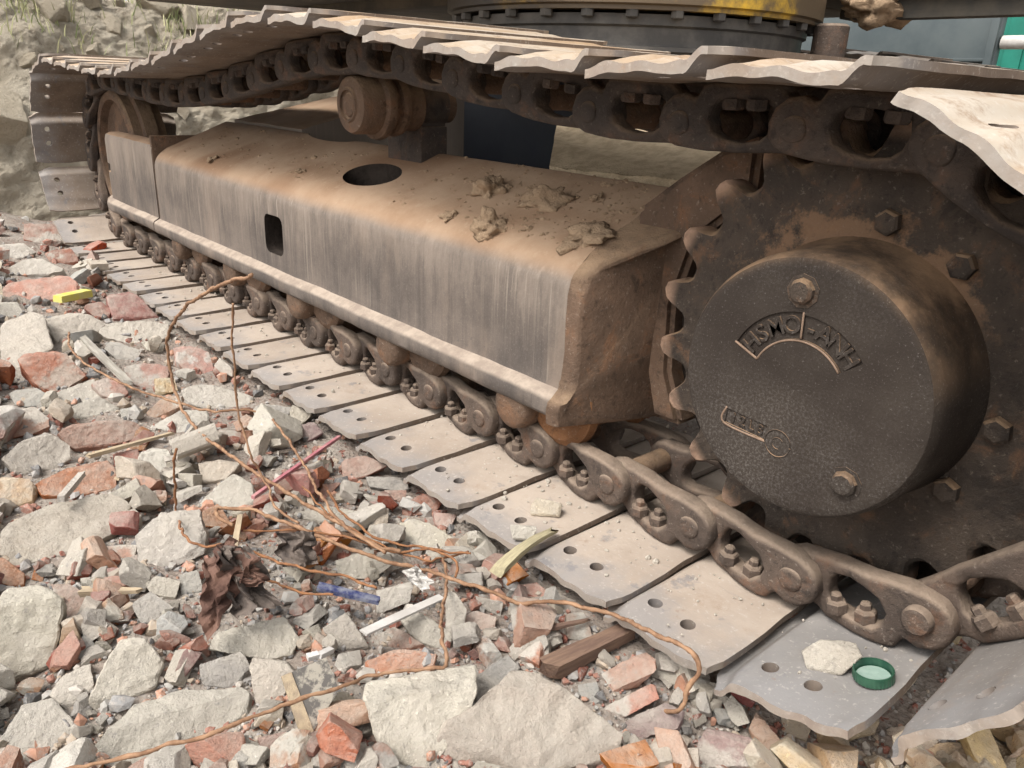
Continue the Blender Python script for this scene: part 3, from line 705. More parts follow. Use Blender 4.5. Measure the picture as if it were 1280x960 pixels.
ridge([rot2(p, LA, LBL) for p in ((-.025, .010), (-.025, -.0085), (.025, -.0085))], .0012)
ridge([(-.008 + .014 * math.cos(a), -.060 + .014 * math.sin(a)) for a in np.linspace(0, 6.28, 26)], .0009, 'drum')
ridge([(-.008 + .006 * math.cos(a), -.060 + .006 * math.sin(a)) for a in np.linspace(.5, 5.0, 12)], .0008, 'drum')
for a, r, mt in ((95, .096, 'sprocket'), (-48, .098, 'drum')):
    A = math.radians(a); bm = bmesh.new()
    add_lathe(bm, [(.0165, .001), (.0165, -.0008), (.0128, -.001), (.0120, -.005), (.0095, -.0072), (.003, -.0078)], (0, 0, 0), n=9)
    part('hex_plug', bm_mesh('hex_plug', bm, M[mt], True, 30), COVER, (r * math.cos(A), 0, r * math.sin(A)), (0, .4, 0))

# --- body above: centre frame, legs, slew bearing, house underside
bm = bmesh.new(); add_box(bm, (-.62, 1.02, .42), (.85, .62, .34), None, .02); part('centre_frame', bm_mesh('centre_frame', bm, M['navy_shade']))  # box coloured as the deep shade between the legs
def slab(name, pts, thick, mat, rough=.004, cuts=14):
    bm = bmesh.new(); t = [bm.verts.new(p) for p in pts]; b = [bm.verts.new((p[0], p[1], p[2] - thick)) for p in pts]
    bm.faces.new(t); bm.faces.new(b[::-1]); k = len(pts)
    for i in range(k): bm.faces.new((t[i], b[i], b[(i + 1) % k], t[(i + 1) % k]))
    bmesh.ops.subdivide_edges(bm, edges=bm.edges[:], cuts=cuts, use_grid_fill=True)
    for v in bm.verts:
        d = rough * fbm(v.co.x * 14, v.co.y * 14, v.co.z * 14, 4); v.co.z += d; v.co.y += d * .3
    part(name, bm_mesh(name, bm, mat, True, 60))
slab('frame_leg', [(-.287, .313, .411), (.02, .313, .411), (.10, .52, .462), (-.10, .80, .52), (-.62, .80, .50), (-.49, .52, .462)], .2, M['mudgrey'], .010)
slab('frame_leg', [(-1.56, .313, .409), (-1.16, .313, .409), (-1.16, .56, .475), (-1.1, .80, .52), (-1.2, .80, .55), (-1.50, .58, .474)], .2, M['frame'], .002)
SLX, SLY, SLR = -.685, .93, .40
bm = bmesh.new(); add_lathe(bm, [(.2, .56), (SLR, .56), (SLR, .597), (SLR + .006, .60), (SLR + .006, .607), (SLR - .008, .61), (SLR - .008, .642), (SLR, .646), (SLR, .665), (.2, .665)], (SLX, SLY, 0), 'z', 96); part('slew_bearing', bm_mesh('slew_bearing', bm, M['bearing'], True, 30))
bm = bmesh.new(); add_lathe(bm, [(.2, .671), (SLR + .02, .671), (SLR + .02, .678), (SLR + .03, .681), (SLR + .03, .735), (.2, .735)], (SLX, SLY, 0), 'z', 96); yr = part('slew_ring', bm_mesh('slew_ring', bm, M['yellow'], True, 30))
bm = bmesh.new(); add_lathe(bm, [(.013, 0), (.013, -.012), (.01, -.014), (.002, -.014)], (0, 0, 0), 'z', 6); RB = bm_mesh('ring_bolt', bm, M['bearing'], True, 30)
for k in range(30):
    a = 2 * math.pi * k / 30; part('ring_bolt', RB, yr, (SLX + (SLR + .008) * math.cos(a), SLY + (SLR + .008) * math.sin(a), .6708))
bm = bmesh.new(); add_box(bm, (-1.40, 1.02, .95), (1.80, 1.36, .42), None, .015); add_box(bm, (.20, 1.50, .952), (1.40, .40, .415), None, .015); add_box(bm, (-1.5, .75, .728), (1.4, .06, .03), None, .004); add_box(bm, (.1, 1.36, .722), (.9, .05, .04), None, .004); add_box(bm, (.0, 1.5, .728), (.9, .08, .025), None, .004)
part('house_underside', bm_mesh('house_underside', bm, M['house'], True, 40))
bm = bmesh.new(); add_lathe(bm, [(.02, .56), (.036, .56), (.036, .655), (.03, .66), (.01, .66)], (0, 0, 0), 'z', 24); add_box(bm, (-.02, 0, .565), (.22, .12, .03), None, .004)
part('swivel_post', bm_mesh('swivel_post', bm, M['chain'], True, 35), ROOT, (-.265, 1.1, .015))
# the track on the far side, of which only the top run shows
FY = 1.86
for i in range(46):
    a, b = np.array(pins[i]), np.array(pins[i + 1] if i < 45 else pins[0]); d = b - a
    q = proj((a[0], FY - .2, a[1] + .06))
    if a[1] > .40 and q[2] > 0 and 500 < q[0] < 1500:
        part('track_shoe', SHOES[i % 5], ROOT, (a[0], FY, a[1] + .03), (0, -math.atan2(d[1], d[0]), 0))
bm = bmesh.new(); add_box(bm, (-.4, FY, .27), (1.9, .22, .36), None, .03); part('far_track_frame', bm_mesh('far_track_frame', bm, M['frame']))

# ------------------------------------------------------------------ behind the machine
PX = link('steel_panel', None, None, (-1.13, 3.0, -.05)); tag(PX, 'blue grey steel panel standing behind the far track under the excavator body', 'metal panel')
bm = bmesh.new(); add_box(bm, (0, 0, .55), (1.05, .05, 1.0), None, .012); add_box(bm, (.505, -.03, .55), (.03, .02, .98), None, .004); add_box(bm, (0, -.03, .735), (.98, .012, .012), None, .002); link('panel_plate', bm_mesh('panel_plate', bm, M['panel']), PX)
bm = bmesh.new(); add_lathe(bm, [(.02, 0), (.025, .002), (.025, .30), (.02, .302)], (0, 0, 0), n=16); rb = link('panel_rod', bm_mesh('panel_rod', bm, M['white']), PX, (.53, 0, .80), (0, 0, -math.pi / 2))
for x in (-.4, .4):
    bm = bmesh.new(); add_box(bm, (x, 0, .02), (.1, .4, .04), None, .004); link('panel_foot', bm_mesh('panel_foot', bm, M['panel']), PX)
bm = bmesh.new()
for k in range(24): add_box(bm, (-.9 + k * .08, .012 * (k % 2), .7), (.082, .03, 1.4), None, .003)
GB = link('green_hoarding', bm_mesh('green_hoarding', bm, M['green']), None, (-.95, 4.0, -.06)); tag(GB, 'bright green corrugated hoarding glimpsed beyond the grey steel panel', 'hoarding')

# ------------------------------------------------------------------ RUBBLE
def ico(sub):
    bm = bmesh.new(); bmesh.ops.create_icosphere(bm, subdivisions=sub, radius=1); v = np.array([tuple(p.co) for p in bm.verts]); f = [tuple(q.index for q in t.verts) for t in bm.faces]; bm.free()
    return v, f
ICO = {k: ico(k) for k in (1, 2, 3, 4, 5)}
def solid(planes, dims, sub, rough, seed, k=26):
    """broken stone: a block cut by planes (n, h) about the origin, edges chipped, faces roughened by noise"""
    bm = bmesh.new(); big = 4 * max(dims); bmesh.ops.create_cube(bm, size=big)
    for n, h in planes:
        l = float(np.linalg.norm(n)); nn = Vector([float(q) / l for q in n]); co = nn * (float(h) / l)
        r = bmesh.ops.bisect_plane(bm, geom=bm.verts[:] + bm.edges[:] + bm.faces[:], dist=1e-6, plane_co=co, plane_no=nn, clear_outer=True)
        es = [e for e in r['geom_cut'] if isinstance(e, bmesh.types.BMEdge) and e.is_boundary]
        if es: bmesh.ops.edgeloop_fill(bm, edges=es)
    bmesh.ops.remove_doubles(bm, verts=bm.verts, dist=.004 * max(dims)); bmesh.ops.dissolve_degenerate(bm, edges=bm.edges, dist=.002 * max(dims))
    sc = float(np.mean(dims))
    es = [e for e in bm.edges if e.is_manifold and e.calc_face_angle(0) > .25]
    bmesh.ops.bevel(bm, geom=es, offset=.05 * sc, segments=1, affect='EDGES', clamp_overlap=True)
    L = sc * {2: .6, 3: .36, 4: .20, 5: .12}[sub]
    bmesh.ops.triangulate(bm, faces=bm.faces)
    for _ in range(7):
        es = [e for e in bm.edges if e.calc_length() > L]
        if not es: break
        bmesh.ops.subdivide_edges(bm, edges=es, cuts=1); bmesh.ops.triangulate(bm, faces=[f for f in bm.faces if len(f.verts) > 3])
    bm.normal_update(); f1 = 1.3 / sc
    for v in bm.verts:
        x, y, z = v.co * f1
        w = noise.noise((x + seed, y, z)) * .40 + noise.noise((x * 2.3, y * 2.3 + seed, z * 2.3)) * .34 + noise.noise((x * 5.1, y * 5.1, z * 5.1 + seed)) * .26
        if sub >= 4: w += noise.noise((x * 12 + seed, y * 12, z * 12)) * .18
        q = noise.noise_vector((x * 3.1 + seed, y * 3.1, z * 3.1))
        v.co += (v.normal * w + q * .35) * rough * sc
    Pt = np.array([tuple(v.co) for v in bm.verts]); bm.verts.index_update(); Fc = [tuple(v.index for v in f.verts) for f in bm.faces]; bm.free()
    return Pt, Fc
def hull2(p):
    p = sorted(map(tuple, p)); 
    def half(q):
        h = []
        for a in q:
            while len(h) > 1 and (h[-1][0] - h[-2][0]) * (a[1] - h[-2][1]) - (h[-1][1] - h[-2][1]) * (a[0] - h[-2][0]) <= 0: h.pop()
            h.append(a)
        return h
    lo, up = half(p), half(p[::-1]); return lo[:-1] + up[:-1]
TRACED = []
def gpoint(u, v, lift=0.0):
    z = -.03
    for _ in range(5): p = at(u, v, z=z); z = ground_h(p[0], p[1]) + lift
    return at(u, v, z=z)
def place(name, pts, mat, me_faces, lift=0):
    lo = pts[:, 2].min(); c = np.array([pts[:, 0].mean(), pts[:, 1].mean(), lo])
    me = to_mesh(name, pts - c, me_faces, mat)
    if len(pts) > 300: me.set_sharp_from_angle(angle=math.radians(24))
    return link(name, me, None, tuple(c))
def stone(poly, mat, label, name='concrete_chunk', cat='concrete chunk', tilt=.40, thick=None, rough=.10, lift=0.0, base=None, k=70, group=None):
    TRACED.append(poly)
    a = max(poly, key=lambda q: q[1]); A = gpoint(*a, lift) if base is None else at(*a, z=base)
    h = CP - A; h[2] = 0; h /= np.linalg.norm(h)
    t = tilt * math.pi / 2 + random.uniform(-.06, .06); n = math.cos(t) * np.array([0, 0, 1.]) + math.sin(t) * h
    n += rng.normal(0, .06, 3); n /= np.linalg.norm(n)
    e1 = np.cross([0, 0, 1.], n); e1 /= np.linalg.norm(e1); e2 = np.cross(n, e1)
    W3 = [at_plane(u, v, A, n) for u, v in poly]; O = np.mean(W3, 0)
    Q = hull2([((w - O) @ e1, (w - O) @ e2) for w in W3]); Q = np.array(Q)
    wdt = np.ptp(Q, 0); size = min(wdt); th = thick if thick else size * .62
    cen = (Q.max(0) + Q.min(0)) / 2; Q = Q - cen; O = O + e1 * cen[0] + e2 * cen[1] - n * th / 2
    pl = [(np.array([0.04 * rng.normal(), .04 * rng.normal(), 1.0]), th / 2), (np.array([0, 0, -1.0]), th / 2)]
    m = len(Q)
    for i in range(m):
        p, q = Q[i], Q[(i + 1) % m]; d = q - p; L = np.linalg.norm(d)
        if L < 1e-6: continue
        nn = np.array([d[1], -d[0]]) / L; hh = nn @ p; tl = rng.uniform(-.30, .12); v = np.array([nn[0], nn[1], tl]); v /= np.linalg.norm(v)
        hh = hh * math.sqrt(1 / (1 + tl * tl)) + (tl * th / 2) / math.sqrt(1 + tl * tl) * (1 if tl > 0 else .4)
        pl.append((v, max(hh, size * .12)))
    upl = np.array([e1[2], e2[2], n[2]]); frl = np.array([e1 @ h, e2 @ h, n @ h])
    sup = lambda v: max(v[0] * q[0] + v[1] * q[1] for q in Q) + abs(v[2]) * th / 2
    if tilt > .33:
        for v, f in ((upl, rng.uniform(.72, .86)), (frl + .25 * rng.normal(0, 1, 3), rng.uniform(.74, .9))):
            v = v / np.linalg.norm(v); pl.append((v, sup(v) * f))
    for _ in range(6):
        v = rng.normal(0, 1, 3); v[2] = abs(v[2]); v /= np.linalg.norm(v); s = max(abs(v[0] * q[0] + v[1] * q[1]) for q in Q) + abs(v[2]) * th / 2; pl.append((v, s * rng.uniform(.86, .99)))
    px = max(max(q[0] for q in poly) - min(q[0] for q in poly), max(q[1] for q in poly) - min(q[1] for q in poly))
    X, Fc = solid(pl, (wdt[0] / 2, wdt[1] / 2, th / 2), 5 if px > 75 else (4 if px > 28 else 3), rough, rng.uniform(0, 99), k)
    P3 = O + X[:, :1] * e1 + X[:, 1:2] * e2 + X[:, 2:3] * n
    if a[1] > 957: lift = 0
    return tag(place(name, P3, M[mat], Fc), label, cat, group)
C, Bk, Pl, Ro = ('concrete_chunk', 'concrete chunk'), ('brick_fragment', 'brick'), ('plaster_chunk', 'plaster chunk'), ('stone', 'stone')
T = [
 # poly, material, label, (name, cat), tilt, thick
 ([(0,664),(54,627),(137,614),(162,635),(146,664),(100,689),(25,712),(0,704)], 'beige', 'long beige concrete slab with a rounded edge at the left photo edge, below the bricks', C, .35, .06),
 ([(3,575),(30,552),(57,539),(85,556),(86,578),(60,590),(25,598)], 'concrete', 'rough grey concrete lump left of the long flat red brick', C, .45, None),
 ([(44,608),(83,581),(133,570),(146,585),(144,612),(96,622),(58,627)], 'orange', 'orange brick with a grey stick leaning on it, above the long beige slab', Bk, .4, None),
 ([(0,595),(35,598),(45,610),(42,634),(0,637)], 'tan', 'tan squared block cut by the left photo edge beside the orange brick', Ro, .5, None),
 ([(72,542),(89,528),(173,525),(180,534),(173,548),(108,567),(87,557)], 'red', 'long flat red brick with white mortar on its top edge', Bk, .55, None),
 ([(22,450),(30,438),(65,435),(89,449),(107,469),(72,492),(60,492),(40,477)], 'orange', 'big rounded bright orange brick lying on a grey slab at left', Bk, .5, None),
 ([(0,404),(38,392),(54,396),(65,434),(30,442),(16,463),(0,463)], 'beige', 'flat smooth greige slab at the left photo edge behind the bright orange brick', C, .25, .04),
 ([(53,396),(89,385),(133,404),(119,421),(89,429),(73,431)], 'concrete', 'rough grey mortar lump right behind the smooth greige slab', C, .4, None),
 ([(116,410),(152,402),(211,400),(210,420),(168,430),(135,424)], 'pale', 'flat white plaster slab beside the rusty wire loop, near the shoes', Pl, .3, .028),
 ([(130,434),(138,425),(175,438),(171,450),(152,452)], 'pink', 'small pinkish mortar block below the flat white plaster slab', Pl, .4, None),
 ([(176,425),(206,431),(203,442),(184,437)], 'pale', 'small pale oblong chip just below the flat white plaster slab', Pl, .4, None),
 ([(217,431),(235,429),(260,440),(268,464),(235,469),(219,450)], 'pink', 'pink and white mortar lump inside the rusty wire loop', Pl, .45, None),
 ([(152,458),(179,450),(214,461),(206,475),(187,488),(162,475)], 'pink', 'pale pink mortar lump left of the wire loop, above the olive chip', Pl, .4, None),
 ([(191,472),(217,471),(222,488),(195,494)], 'tan', 'small olive brown block touching the left side of the wire loop', Ro, .5, None),
 ([(227,488),(249,476),(317,494),(311,510),(257,511),(233,505)], 'pale', 'long white block with a tan broken front, right of the wire loop', Pl, .4, .03),
 ([(187,532),(225,513),(263,515),(260,532),(225,541)], 'pale', 'cream wedge under the crossing of the rusty wires', Pl, .3, None),
 ([(184,515),(211,491),(230,496),(225,510),(200,524),(189,523)], 'pink', 'salmon pink brick wedge under the crossing wires', Bk, .45, None),
 ([(114,480),(130,469),(149,472),(160,491),(152,500),(127,494)], 'orange', 'orange lump with white mortar crossed by a thin rusty wire', Bk, .45, None),
 ([(68,491),(116,475),(135,488),(114,502),(79,507)], 'concrete', 'flat grey slab right of the bright orange brick', C, .3, None),
 ([(92,525),(62,521),(108,502),(122,494),(149,510),(146,523)], 'concrete', 'wide grey concrete chunk above the long flat red brick', C, .4, None),
 ([(150,510),(173,507),(171,521),(152,524)], 'teal', 'small blue grey chip right of the wide grey chunk', Ro, .5, None),
 ([(11,488),(41,483),(60,496),(50,509),(19,505)], 'teal', 'grey green stone under the bright orange brick at left', Ro, .4, None),
 ([(0,510),(41,507),(60,525),(62,537),(35,538),(0,550)], 'pink', 'pale pink slab with a red underside at the left photo edge', Pl, .35, .03),
 ([(170,569),(190,556),(206,561),(217,580),(200,598),(179,591)], 'pale', 'white mortar lump right of the small dark brick, left of the upright wire', Pl, .45, None),
 ([(141,567),(173,559),(173,580),(143,584)], 'red', 'small dark red brick block right of the orange brick', Bk, .5, None),
 ([(273,534),(306,542),(298,560),(276,549)], 'red', 'reddish brown brick piece between the two upright wires', Bk, .4, None),
 ([(30,276),(75,281),(81,300),(64,308),(30,300)], 'red', 'dull red brick lying beside the farthest shoes at the foot of the bank', Bk, .45, None),
 ([(0,302),(22,300),(45,315),(22,325),(0,322)], 'pale', 'white plaster piece at the left photo edge below the bank', Pl, .35, None),
 ([(56,315),(86,307),(101,326),(79,333),(64,326)], 'red', 'brown red brick corner beside the far shoes', Bk, .45, None),
 ([(8,337),(41,319),(82,339),(52,344),(22,345)], 'pale', 'pale rubble heap piece left of the brown red brick corner', Pl, .35, None),
 ([(0,356),(34,349),(75,339),(99,356),(97,367),(56,380),(22,380),(0,372)], 'orange', 'wide flat orange brick slab above the yellow plastic scrap', Bk, .35, None),
 ([(105,384),(124,375),(139,386),(137,399),(124,400)], 'red', 'deep red brick lump right of the yellow plastic scrap', Bk, .5, None),
 ([(131,367),(161,358),(200,394),(187,400),(142,402),(137,382)], 'red', 'greyish brown slab with a red lower edge beside the shoes', Bk, .4, None),
 ([(0,375),(22,379),(28,390),(22,397),(0,397)], 'concrete', 'grey block at the left photo edge below the flat orange slab', C, .45, None),
 ([(0,739),(46,731),(79,760),(75,785),(58,847),(25,862),(0,862)], 'pale', 'large white block with a tan broken side at the left photo edge', C, .6, .10),
 ([(62,727),(83,727),(121,756),(112,769),(83,773)], 'red', 'soft red brick corner behind the large white block', Bk, .45, None),
 ([(112,877),(137,818),(154,793),(179,797),(208,835),(200,860),(167,872),(125,893)], 'pale', 'white concrete boulder above the big pale slab at lower left', C, .5, None),
 ([(108,947),(162,881),(233,858),(296,858),(321,889),(308,914),(250,935),(167,958),(125,962)], 'concrete', 'big pale grey concrete slab with a tan broken edge, under the bottom wire', C, .4, .09),
 ([(0,922),(25,885),(67,875),(104,916),(83,943),(33,962),(0,945)], 'concrete', 'smooth flat grey slab in the bottom left corner', C, .3, .04),
 ([(171,668),(200,639),(246,635),(258,660),(254,689),(208,711),(175,702)], 'pale', 'round pale concrete slab right of the long beige slab, below the upright wire', C, .4, .045),
 ([(165,754),(187,737),(217,760),(183,786)], 'dark', 'dark grey angular stone in the middle of the left rubble', Ro, .5, None),
 ([(225,718),(246,712),(254,739),(227,746)], 'teal', 'small bluish dark stone left of the crumpled rusty sheet', Ro, .5, None),
 ([(181,727),(196,718),(225,727),(217,752),(187,739)], 'pale', 'white lump behind the dark grey angular stone', Pl, .45, None),
 ([(271,789),(317,777),(354,768),(375,797),(362,828),(312,818),(262,810)], 'pale', 'light grey boulder below the crumpled rusty sheet', C, .5, None),
 ([(250,831),(300,814),(317,843),(292,861),(254,856)], 'dark', 'dark grey rounded stone below the light grey boulder', Ro, .5, None),
 ([(312,822),(358,827),(371,843),(354,869),(321,886)], 'beige', 'tan mortar block behind the tilted dark tile', C, .5, None),
 ([(321,922),(358,914),(367,943),(333,956)], 'red', 'red brick piece under the tilted dark tile at the bottom', Bk, .45, None),
 ([(75,847),(112,827),(117,860),(87,890),(62,868)], 'pale', 'white ragged mortar lump right of the large white block', Pl, .45, None),
 ([(0,693),(33,718),(33,736),(0,728)], 'orange', 'orange tile edge at the left photo edge above the large white block', Bk, .45, None),
 ([(133,681),(171,681),(167,702),(150,703)], 'pink', 'small salmon brick chip between the long beige slab and the round pale slab', Bk, .45, None),
 ([(456,852),(600,829),(583,885),(546,922),(537,962),(487,958),(456,868)], 'pale', 'bright white trapezoid slab at the bottom of the picture', C, .42, .05),
 ([(525,964),(567,910),(646,839),(675,843),(775,918),(771,964)], 'beige', 'biggest beige concrete slab at the bottom centre', C, .42, .07),
 ([(456,827),(500,810),(546,818),(542,838),(458,848)], 'pink', 'rounded pinkish mortar stone behind the white trapezoid slab', Pl, .45, None),
 ([(592,847),(633,818),(650,835),(608,886),(596,877)], 'dark', 'dark grey pebbly stone wedged between the white and the beige slab', Ro, .5, None),
 ([(754,843),(808,814),(823,831),(800,856),(767,865)], 'pink', 'upper stacked rosy brick near the end of the thick wire', Bk, .5, None),
 ([(754,885),(817,852),(823,870),(771,898)], 'pink', 'lower stacked rosy brick near the end of the thick wire', Bk, .45, None),
 ([(404,785),(433,764),(462,810),(425,815)], 'concrete', 'light grey wedge left of the white plastic strip', C, .5, None),
 ([(500,772),(525,764),(567,793),(562,815),(521,802)], 'concrete', 'smooth grey stone under the end of the white plastic strip', C, .5, None),
 ([(558,739),(567,739),(583,764),(579,793),(558,803)], 'pale', 'pale upright wedge beside the bent wire stub', C, .6, None),
 ([(583,768),(596,762),(621,772),(617,791),(583,790)], 'pink', 'square rosy brick right of the bent wire stub', Bk, .5, None),
 ([(464,797),(492,781),(537,810),(512,815),(467,814)], 'red', 'flat orange red brick piece below the white plastic strip', Bk, .4, None),
 ([(471,739),(517,727),(512,752),(471,769)], 'pale', 'pale mortar lump at the right end of the blue plastic strip', Pl, .5, None),
 ([(500,652),(517,645),(575,677),(571,690),(504,681)], 'pale', 'white wedge slab behind the thick rusty wire', Pl, .35, .025),
 ([(500,635),(529,616),(556,622),(542,642),(504,645)], 'red', 'red brick oval beside the fourth shoe from the right', Bk, .45, None),
 ([(427,577),(454,566),(483,581),(442,601),(429,597)], 'orange', 'orange brick with a white top beside the shoes in mid picture', Bk, .45, None),
 ([(456,593),(508,597),(512,618),(462,607)], 'dark', 'flat dark grey stone right of the white topped orange brick', Ro, .4, None),
 ([(481,612),(508,612),(504,632),(483,626)], 'red', 'small bright red brick cube in front of the flat dark stone', Bk, .5, None),
 ([(542,639),(571,643),(562,661),(544,658)], 'pink', 'small rosy stone below the corner of a shoe', Bk, .5, None),
 ([(650,731),(671,727),(687,743),(662,748)], 'orange', 'small orange brick lump behind the thick wire', Bk, .45, None),
 ([(654,781),(671,758),(692,775),(679,798)], 'pink', 'rosy brick triangle in front of the thick wire', Bk, .5, None),
 ([(708,768),(729,764),(742,802),(708,798)], 'pink', 'upright pinkish brick block above the broken timber', Bk, .6, None),
 ([(594,745),(629,754),(625,773),(604,764)], 'concrete', 'small light grey stone in front of the thick wire', C, .5, None),
 ([(421,702),(467,685),(462,722),(425,723)], 'pale', 'pale squared mortar block above the blue plastic strip', Pl, .5, None),
 ([(721,856),(746,852),(754,881),(729,878)], 'teal', 'blue green stone left of the stacked rosy bricks', Ro, .5, None),
 ([(871,931),(883,910),(937,922),(954,947),(925,962),(871,964)], 'purple', 'purple and orange glazed brick lump at the bottom edge', Bk, .5, None),
 ([(935,914),(946,891),(987,939),(983,962),(962,957)], 'orange', 'bright orange brick wedge at the bottom edge, right of the purple lump', Bk, .5, None),
 ([(1008,947),(1092,922),(1129,939),(1142,964),(1008,964)], 'beige', 'flat tan stone at the bottom edge under the near shoes', Ro, .35, None),
 ([(975,885),(992,879),(1015,906),(1004,932),(979,918)], 'tan', 'yellowish pointed stone under the shoe with the bottle cap', Ro, .55, None),
 ([(1033,893),(1067,887),(1100,893),(1092,918),(1050,928)], 'tan', 'brownish wide stone under the corner of the shoe with the bottle cap', Ro, .5, None),
 ([(1108,910),(1158,906),(1175,927),(1150,944),(1117,935)], 'tan', 'brown rock under the left corner of the nearest shoe', Ro, .5, None),
 ([(1217,927),(1242,922),(1280,952),(1280,964),(1233,964)], 'tan', 'cream coloured stone in the bottom right corner', Ro, .45, None),
 ([(1175,910),(1233,910),(1237,922),(1183,928)], 'tan', 'yellow flake right under the edge of the nearest shoe', Ro, .5, None),
 ([(1150,935),(1200,927),(1217,947),(1167,957)], 'tan', 'reddish tan stone left of the cream coloured stone', Ro, .45, None),
 ([(1104,870),(1137,837),(1146,847),(1125,872)], 'tan', 'yellow chip in the gap between the two nearest shoes', Ro, .5, None),
 ([(1156,789),(1190,783),(1206,787),(1196,806),(1171,806)], 'tan', 'pale yellow chip in the gap just under the nearest chain link', Ro, .5, None),
 ([(775,906),(833,877),(856,889),(854,910),(800,923)], 'purple', 'flat ribbed purple brick chip at the tip of the thick wire', Bk, .4, None),
 ([(316,511),(327,502),(364,508),(355,530),(323,525)], 'dark', 'grey rock below the long white block, beside the shoes', Ro, .5, None),
 ([(365,536),(390,525),(404,540),(387,553)], 'purple', 'dark purple glazed brick corner beside the shoes', Bk, .5, None),
 ([(312,540),(337,533),(362,550),(316,562)], 'concrete', 'flat grey slab below the dark grey rock', C, .4, None),
 ([(245,632),(291,589),(312,603),(319,628),(298,640),(273,629)], 'pale', 'pinkish white wedge of mortar left of the pink rod', Pl, .45, None),
 ([(249,579),(273,572),(302,579),(280,601),(252,607)], 'beige', 'crumbly beige mortar clump under the wire loop', Pl, .45, None),
 ([(254,639),(273,628),(287,653),(284,663),(256,657)], 'orange', 'orange lump at the hooked end of the thick wire', Bk, .5, None),
 ([(365,504),(390,518),(372,534),(362,523)], 'beige', 'beige crumbly stone just above the purple brick corner', Ro, .5, None),
 ([(394,621),(408,603),(427,603),(408,622)], 'red', 'small brick chip below the end of the pink rod', Bk, .5, None),
 ([(365,642),(408,632),(468,639),(443,651),(387,653)], 'pale', 'thin flat white chip beside the pink rod', Pl, .25, .015),
 ([(1000,812),(1030,798),(1070,802),(1076,822),(1052,843),(1012,843)], 'pale', 'white stone lying on the shoe beside the green bottle cap', Ro, .6, None),
 ([(663,632),(672,621),(702,629),(700,646),(664,644)], 'beige', 'squared cream stone lying on a shoe in mid picture', Ro, .6, None),
 ([(638,655),(672,657),(664,676),(642,674)], 'pale', 'small white stone at the edge of a shoe beside the dry husk', Ro, .5, None),
]
ONSHOE = {'white stone lying on the shoe beside the green bottle cap': on_shoe(2, 1035, 843)[2] + .004, 'squared cream stone lying on a shoe in mid picture': .003, 'small white stone at the edge of a shoe beside the dry husk': .003}
ANCH = []
import re
for poly, mt, lab, nmct, tl, th in T:
    if 'shoe' in lab and lab in ONSHOE: continue
    ANCH.append((np.mean(poly, 0), re.split(r',| with | at | beside | below | lying| under | behind | right | left | above | crossed | touching | wedged | in the | in front | cut | between | near ', lab)[0]))
def near_label(u, v, kind):
    c, nm = min(ANCH, key=lambda q: (q[0][0] - u) ** 2 + 2 * (q[0][1] - v) ** 2); dx, dy = u - c[0], (v - c[1]) * 1.4
    nm = ' '.join(nm.split()[-6:])
    side = ('right of' if dx > 0 else 'left of') if abs(dx) > abs(dy) else ('in front of' if dy > 0 else 'behind')
    return '%s %s the %s' % (kind, side, nm)
for poly, mt, lab, (nm, ct), tl, th in T:
    stone(poly, mt, lab, nm, ct, tl, th, rough=.095 if nm != 'brick_fragment' else .075, base=ONSHOE.get(lab))

TRACED += [[(306, 615), (418, 538), (430, 552), (322, 634)], [(500, 705), (560, 720), (545, 750), (500, 745)], [(680, 825), (780, 775), (795, 800), (690, 860)], [(395, 722), (476, 740), (474, 764), (395, 750)], [(450, 780), (550, 738), (555, 760), (460, 805)], [(350, 840), (410, 818), (428, 862), (380, 935)], [(240, 690), (345, 668), (350, 780), (250, 810)], [(610, 720), (695, 650), (705, 665), (625, 722)]]
# filler stones: prototypes per kind, then individual copies
def proto(kind, sub, sh, seed, size=.018):
    pl = []
    for _ in range(7):
        v = rng.normal(0, 1, 3); v /= np.linalg.norm(v); pl.append((v, rng.uniform(.92, 1.30)))
    for s in (-1, 1):
        for i in range(3):
            v = np.zeros(3); v[i] = s; v += rng.normal(0, .17, 3); v /= np.linalg.norm(v); pl.append((v, rng.uniform(.8, 1.0)))
    X, Fc = solid(pl, (1, 1, 1), sub, .085, seed, 90); X = X * np.array(sh) * size; X[:, 2] -= X[:, 2].min() * .75
    me = to_mesh(kind, X, Fc, M[kind]); me.set_sharp_from_angle(angle=math.radians(28)); return me
KINDS = [('concrete', .25, 'concrete_chunk', 'small grey concrete fragment among the rubble beside the track', 'concrete chunk', 'small grey concrete fragments'),
         ('pale', .19, 'plaster_chunk', 'small whitish plaster fragment among the rubble beside the track', 'plaster chunk', 'small whitish plaster fragments'),
         ('red', .13, 'brick_fragment', 'small dull red brick fragment among the rubble beside the track', 'brick', 'small red brick fragments'),
         ('pink', .10, 'brick_fragment', 'small rosy brick fragment among the rubble beside the track', 'brick', 'small rosy brick fragments'),
         ('beige', .17, 'stone', 'small beige mortar fragment among the rubble beside the track', 'stone', 'small beige mortar fragments'),
         ('dark', .04, 'stone', 'small dark grey stone among the rubble beside the track', 'stone', 'small dark grey stones'),
         ('teal', .04, 'stone', 'small blue grey stone among the rubble beside the track', 'stone', 'small blue grey stones'),
         ('orange', .09, 'brick_fragment', 'small orange brick fragment among the rubble beside the track', 'brick', 'small orange brick fragments')]
PROTO = {k[0]: [proto(k[0], 3, (rng.uniform(.8, 1.25), rng.uniform(.55, .9), rng.uniform(.38, .7)), rng.uniform(0, 99)) for _ in range(7)] for k in KINDS}
PROTO['tan'] = [proto('tan', 3, (rng.uniform(.8, 1.25), rng.uniform(.55, .9), rng.uniform(.38, .7)), rng.uniform(0, 99)) for _ in range(6)]
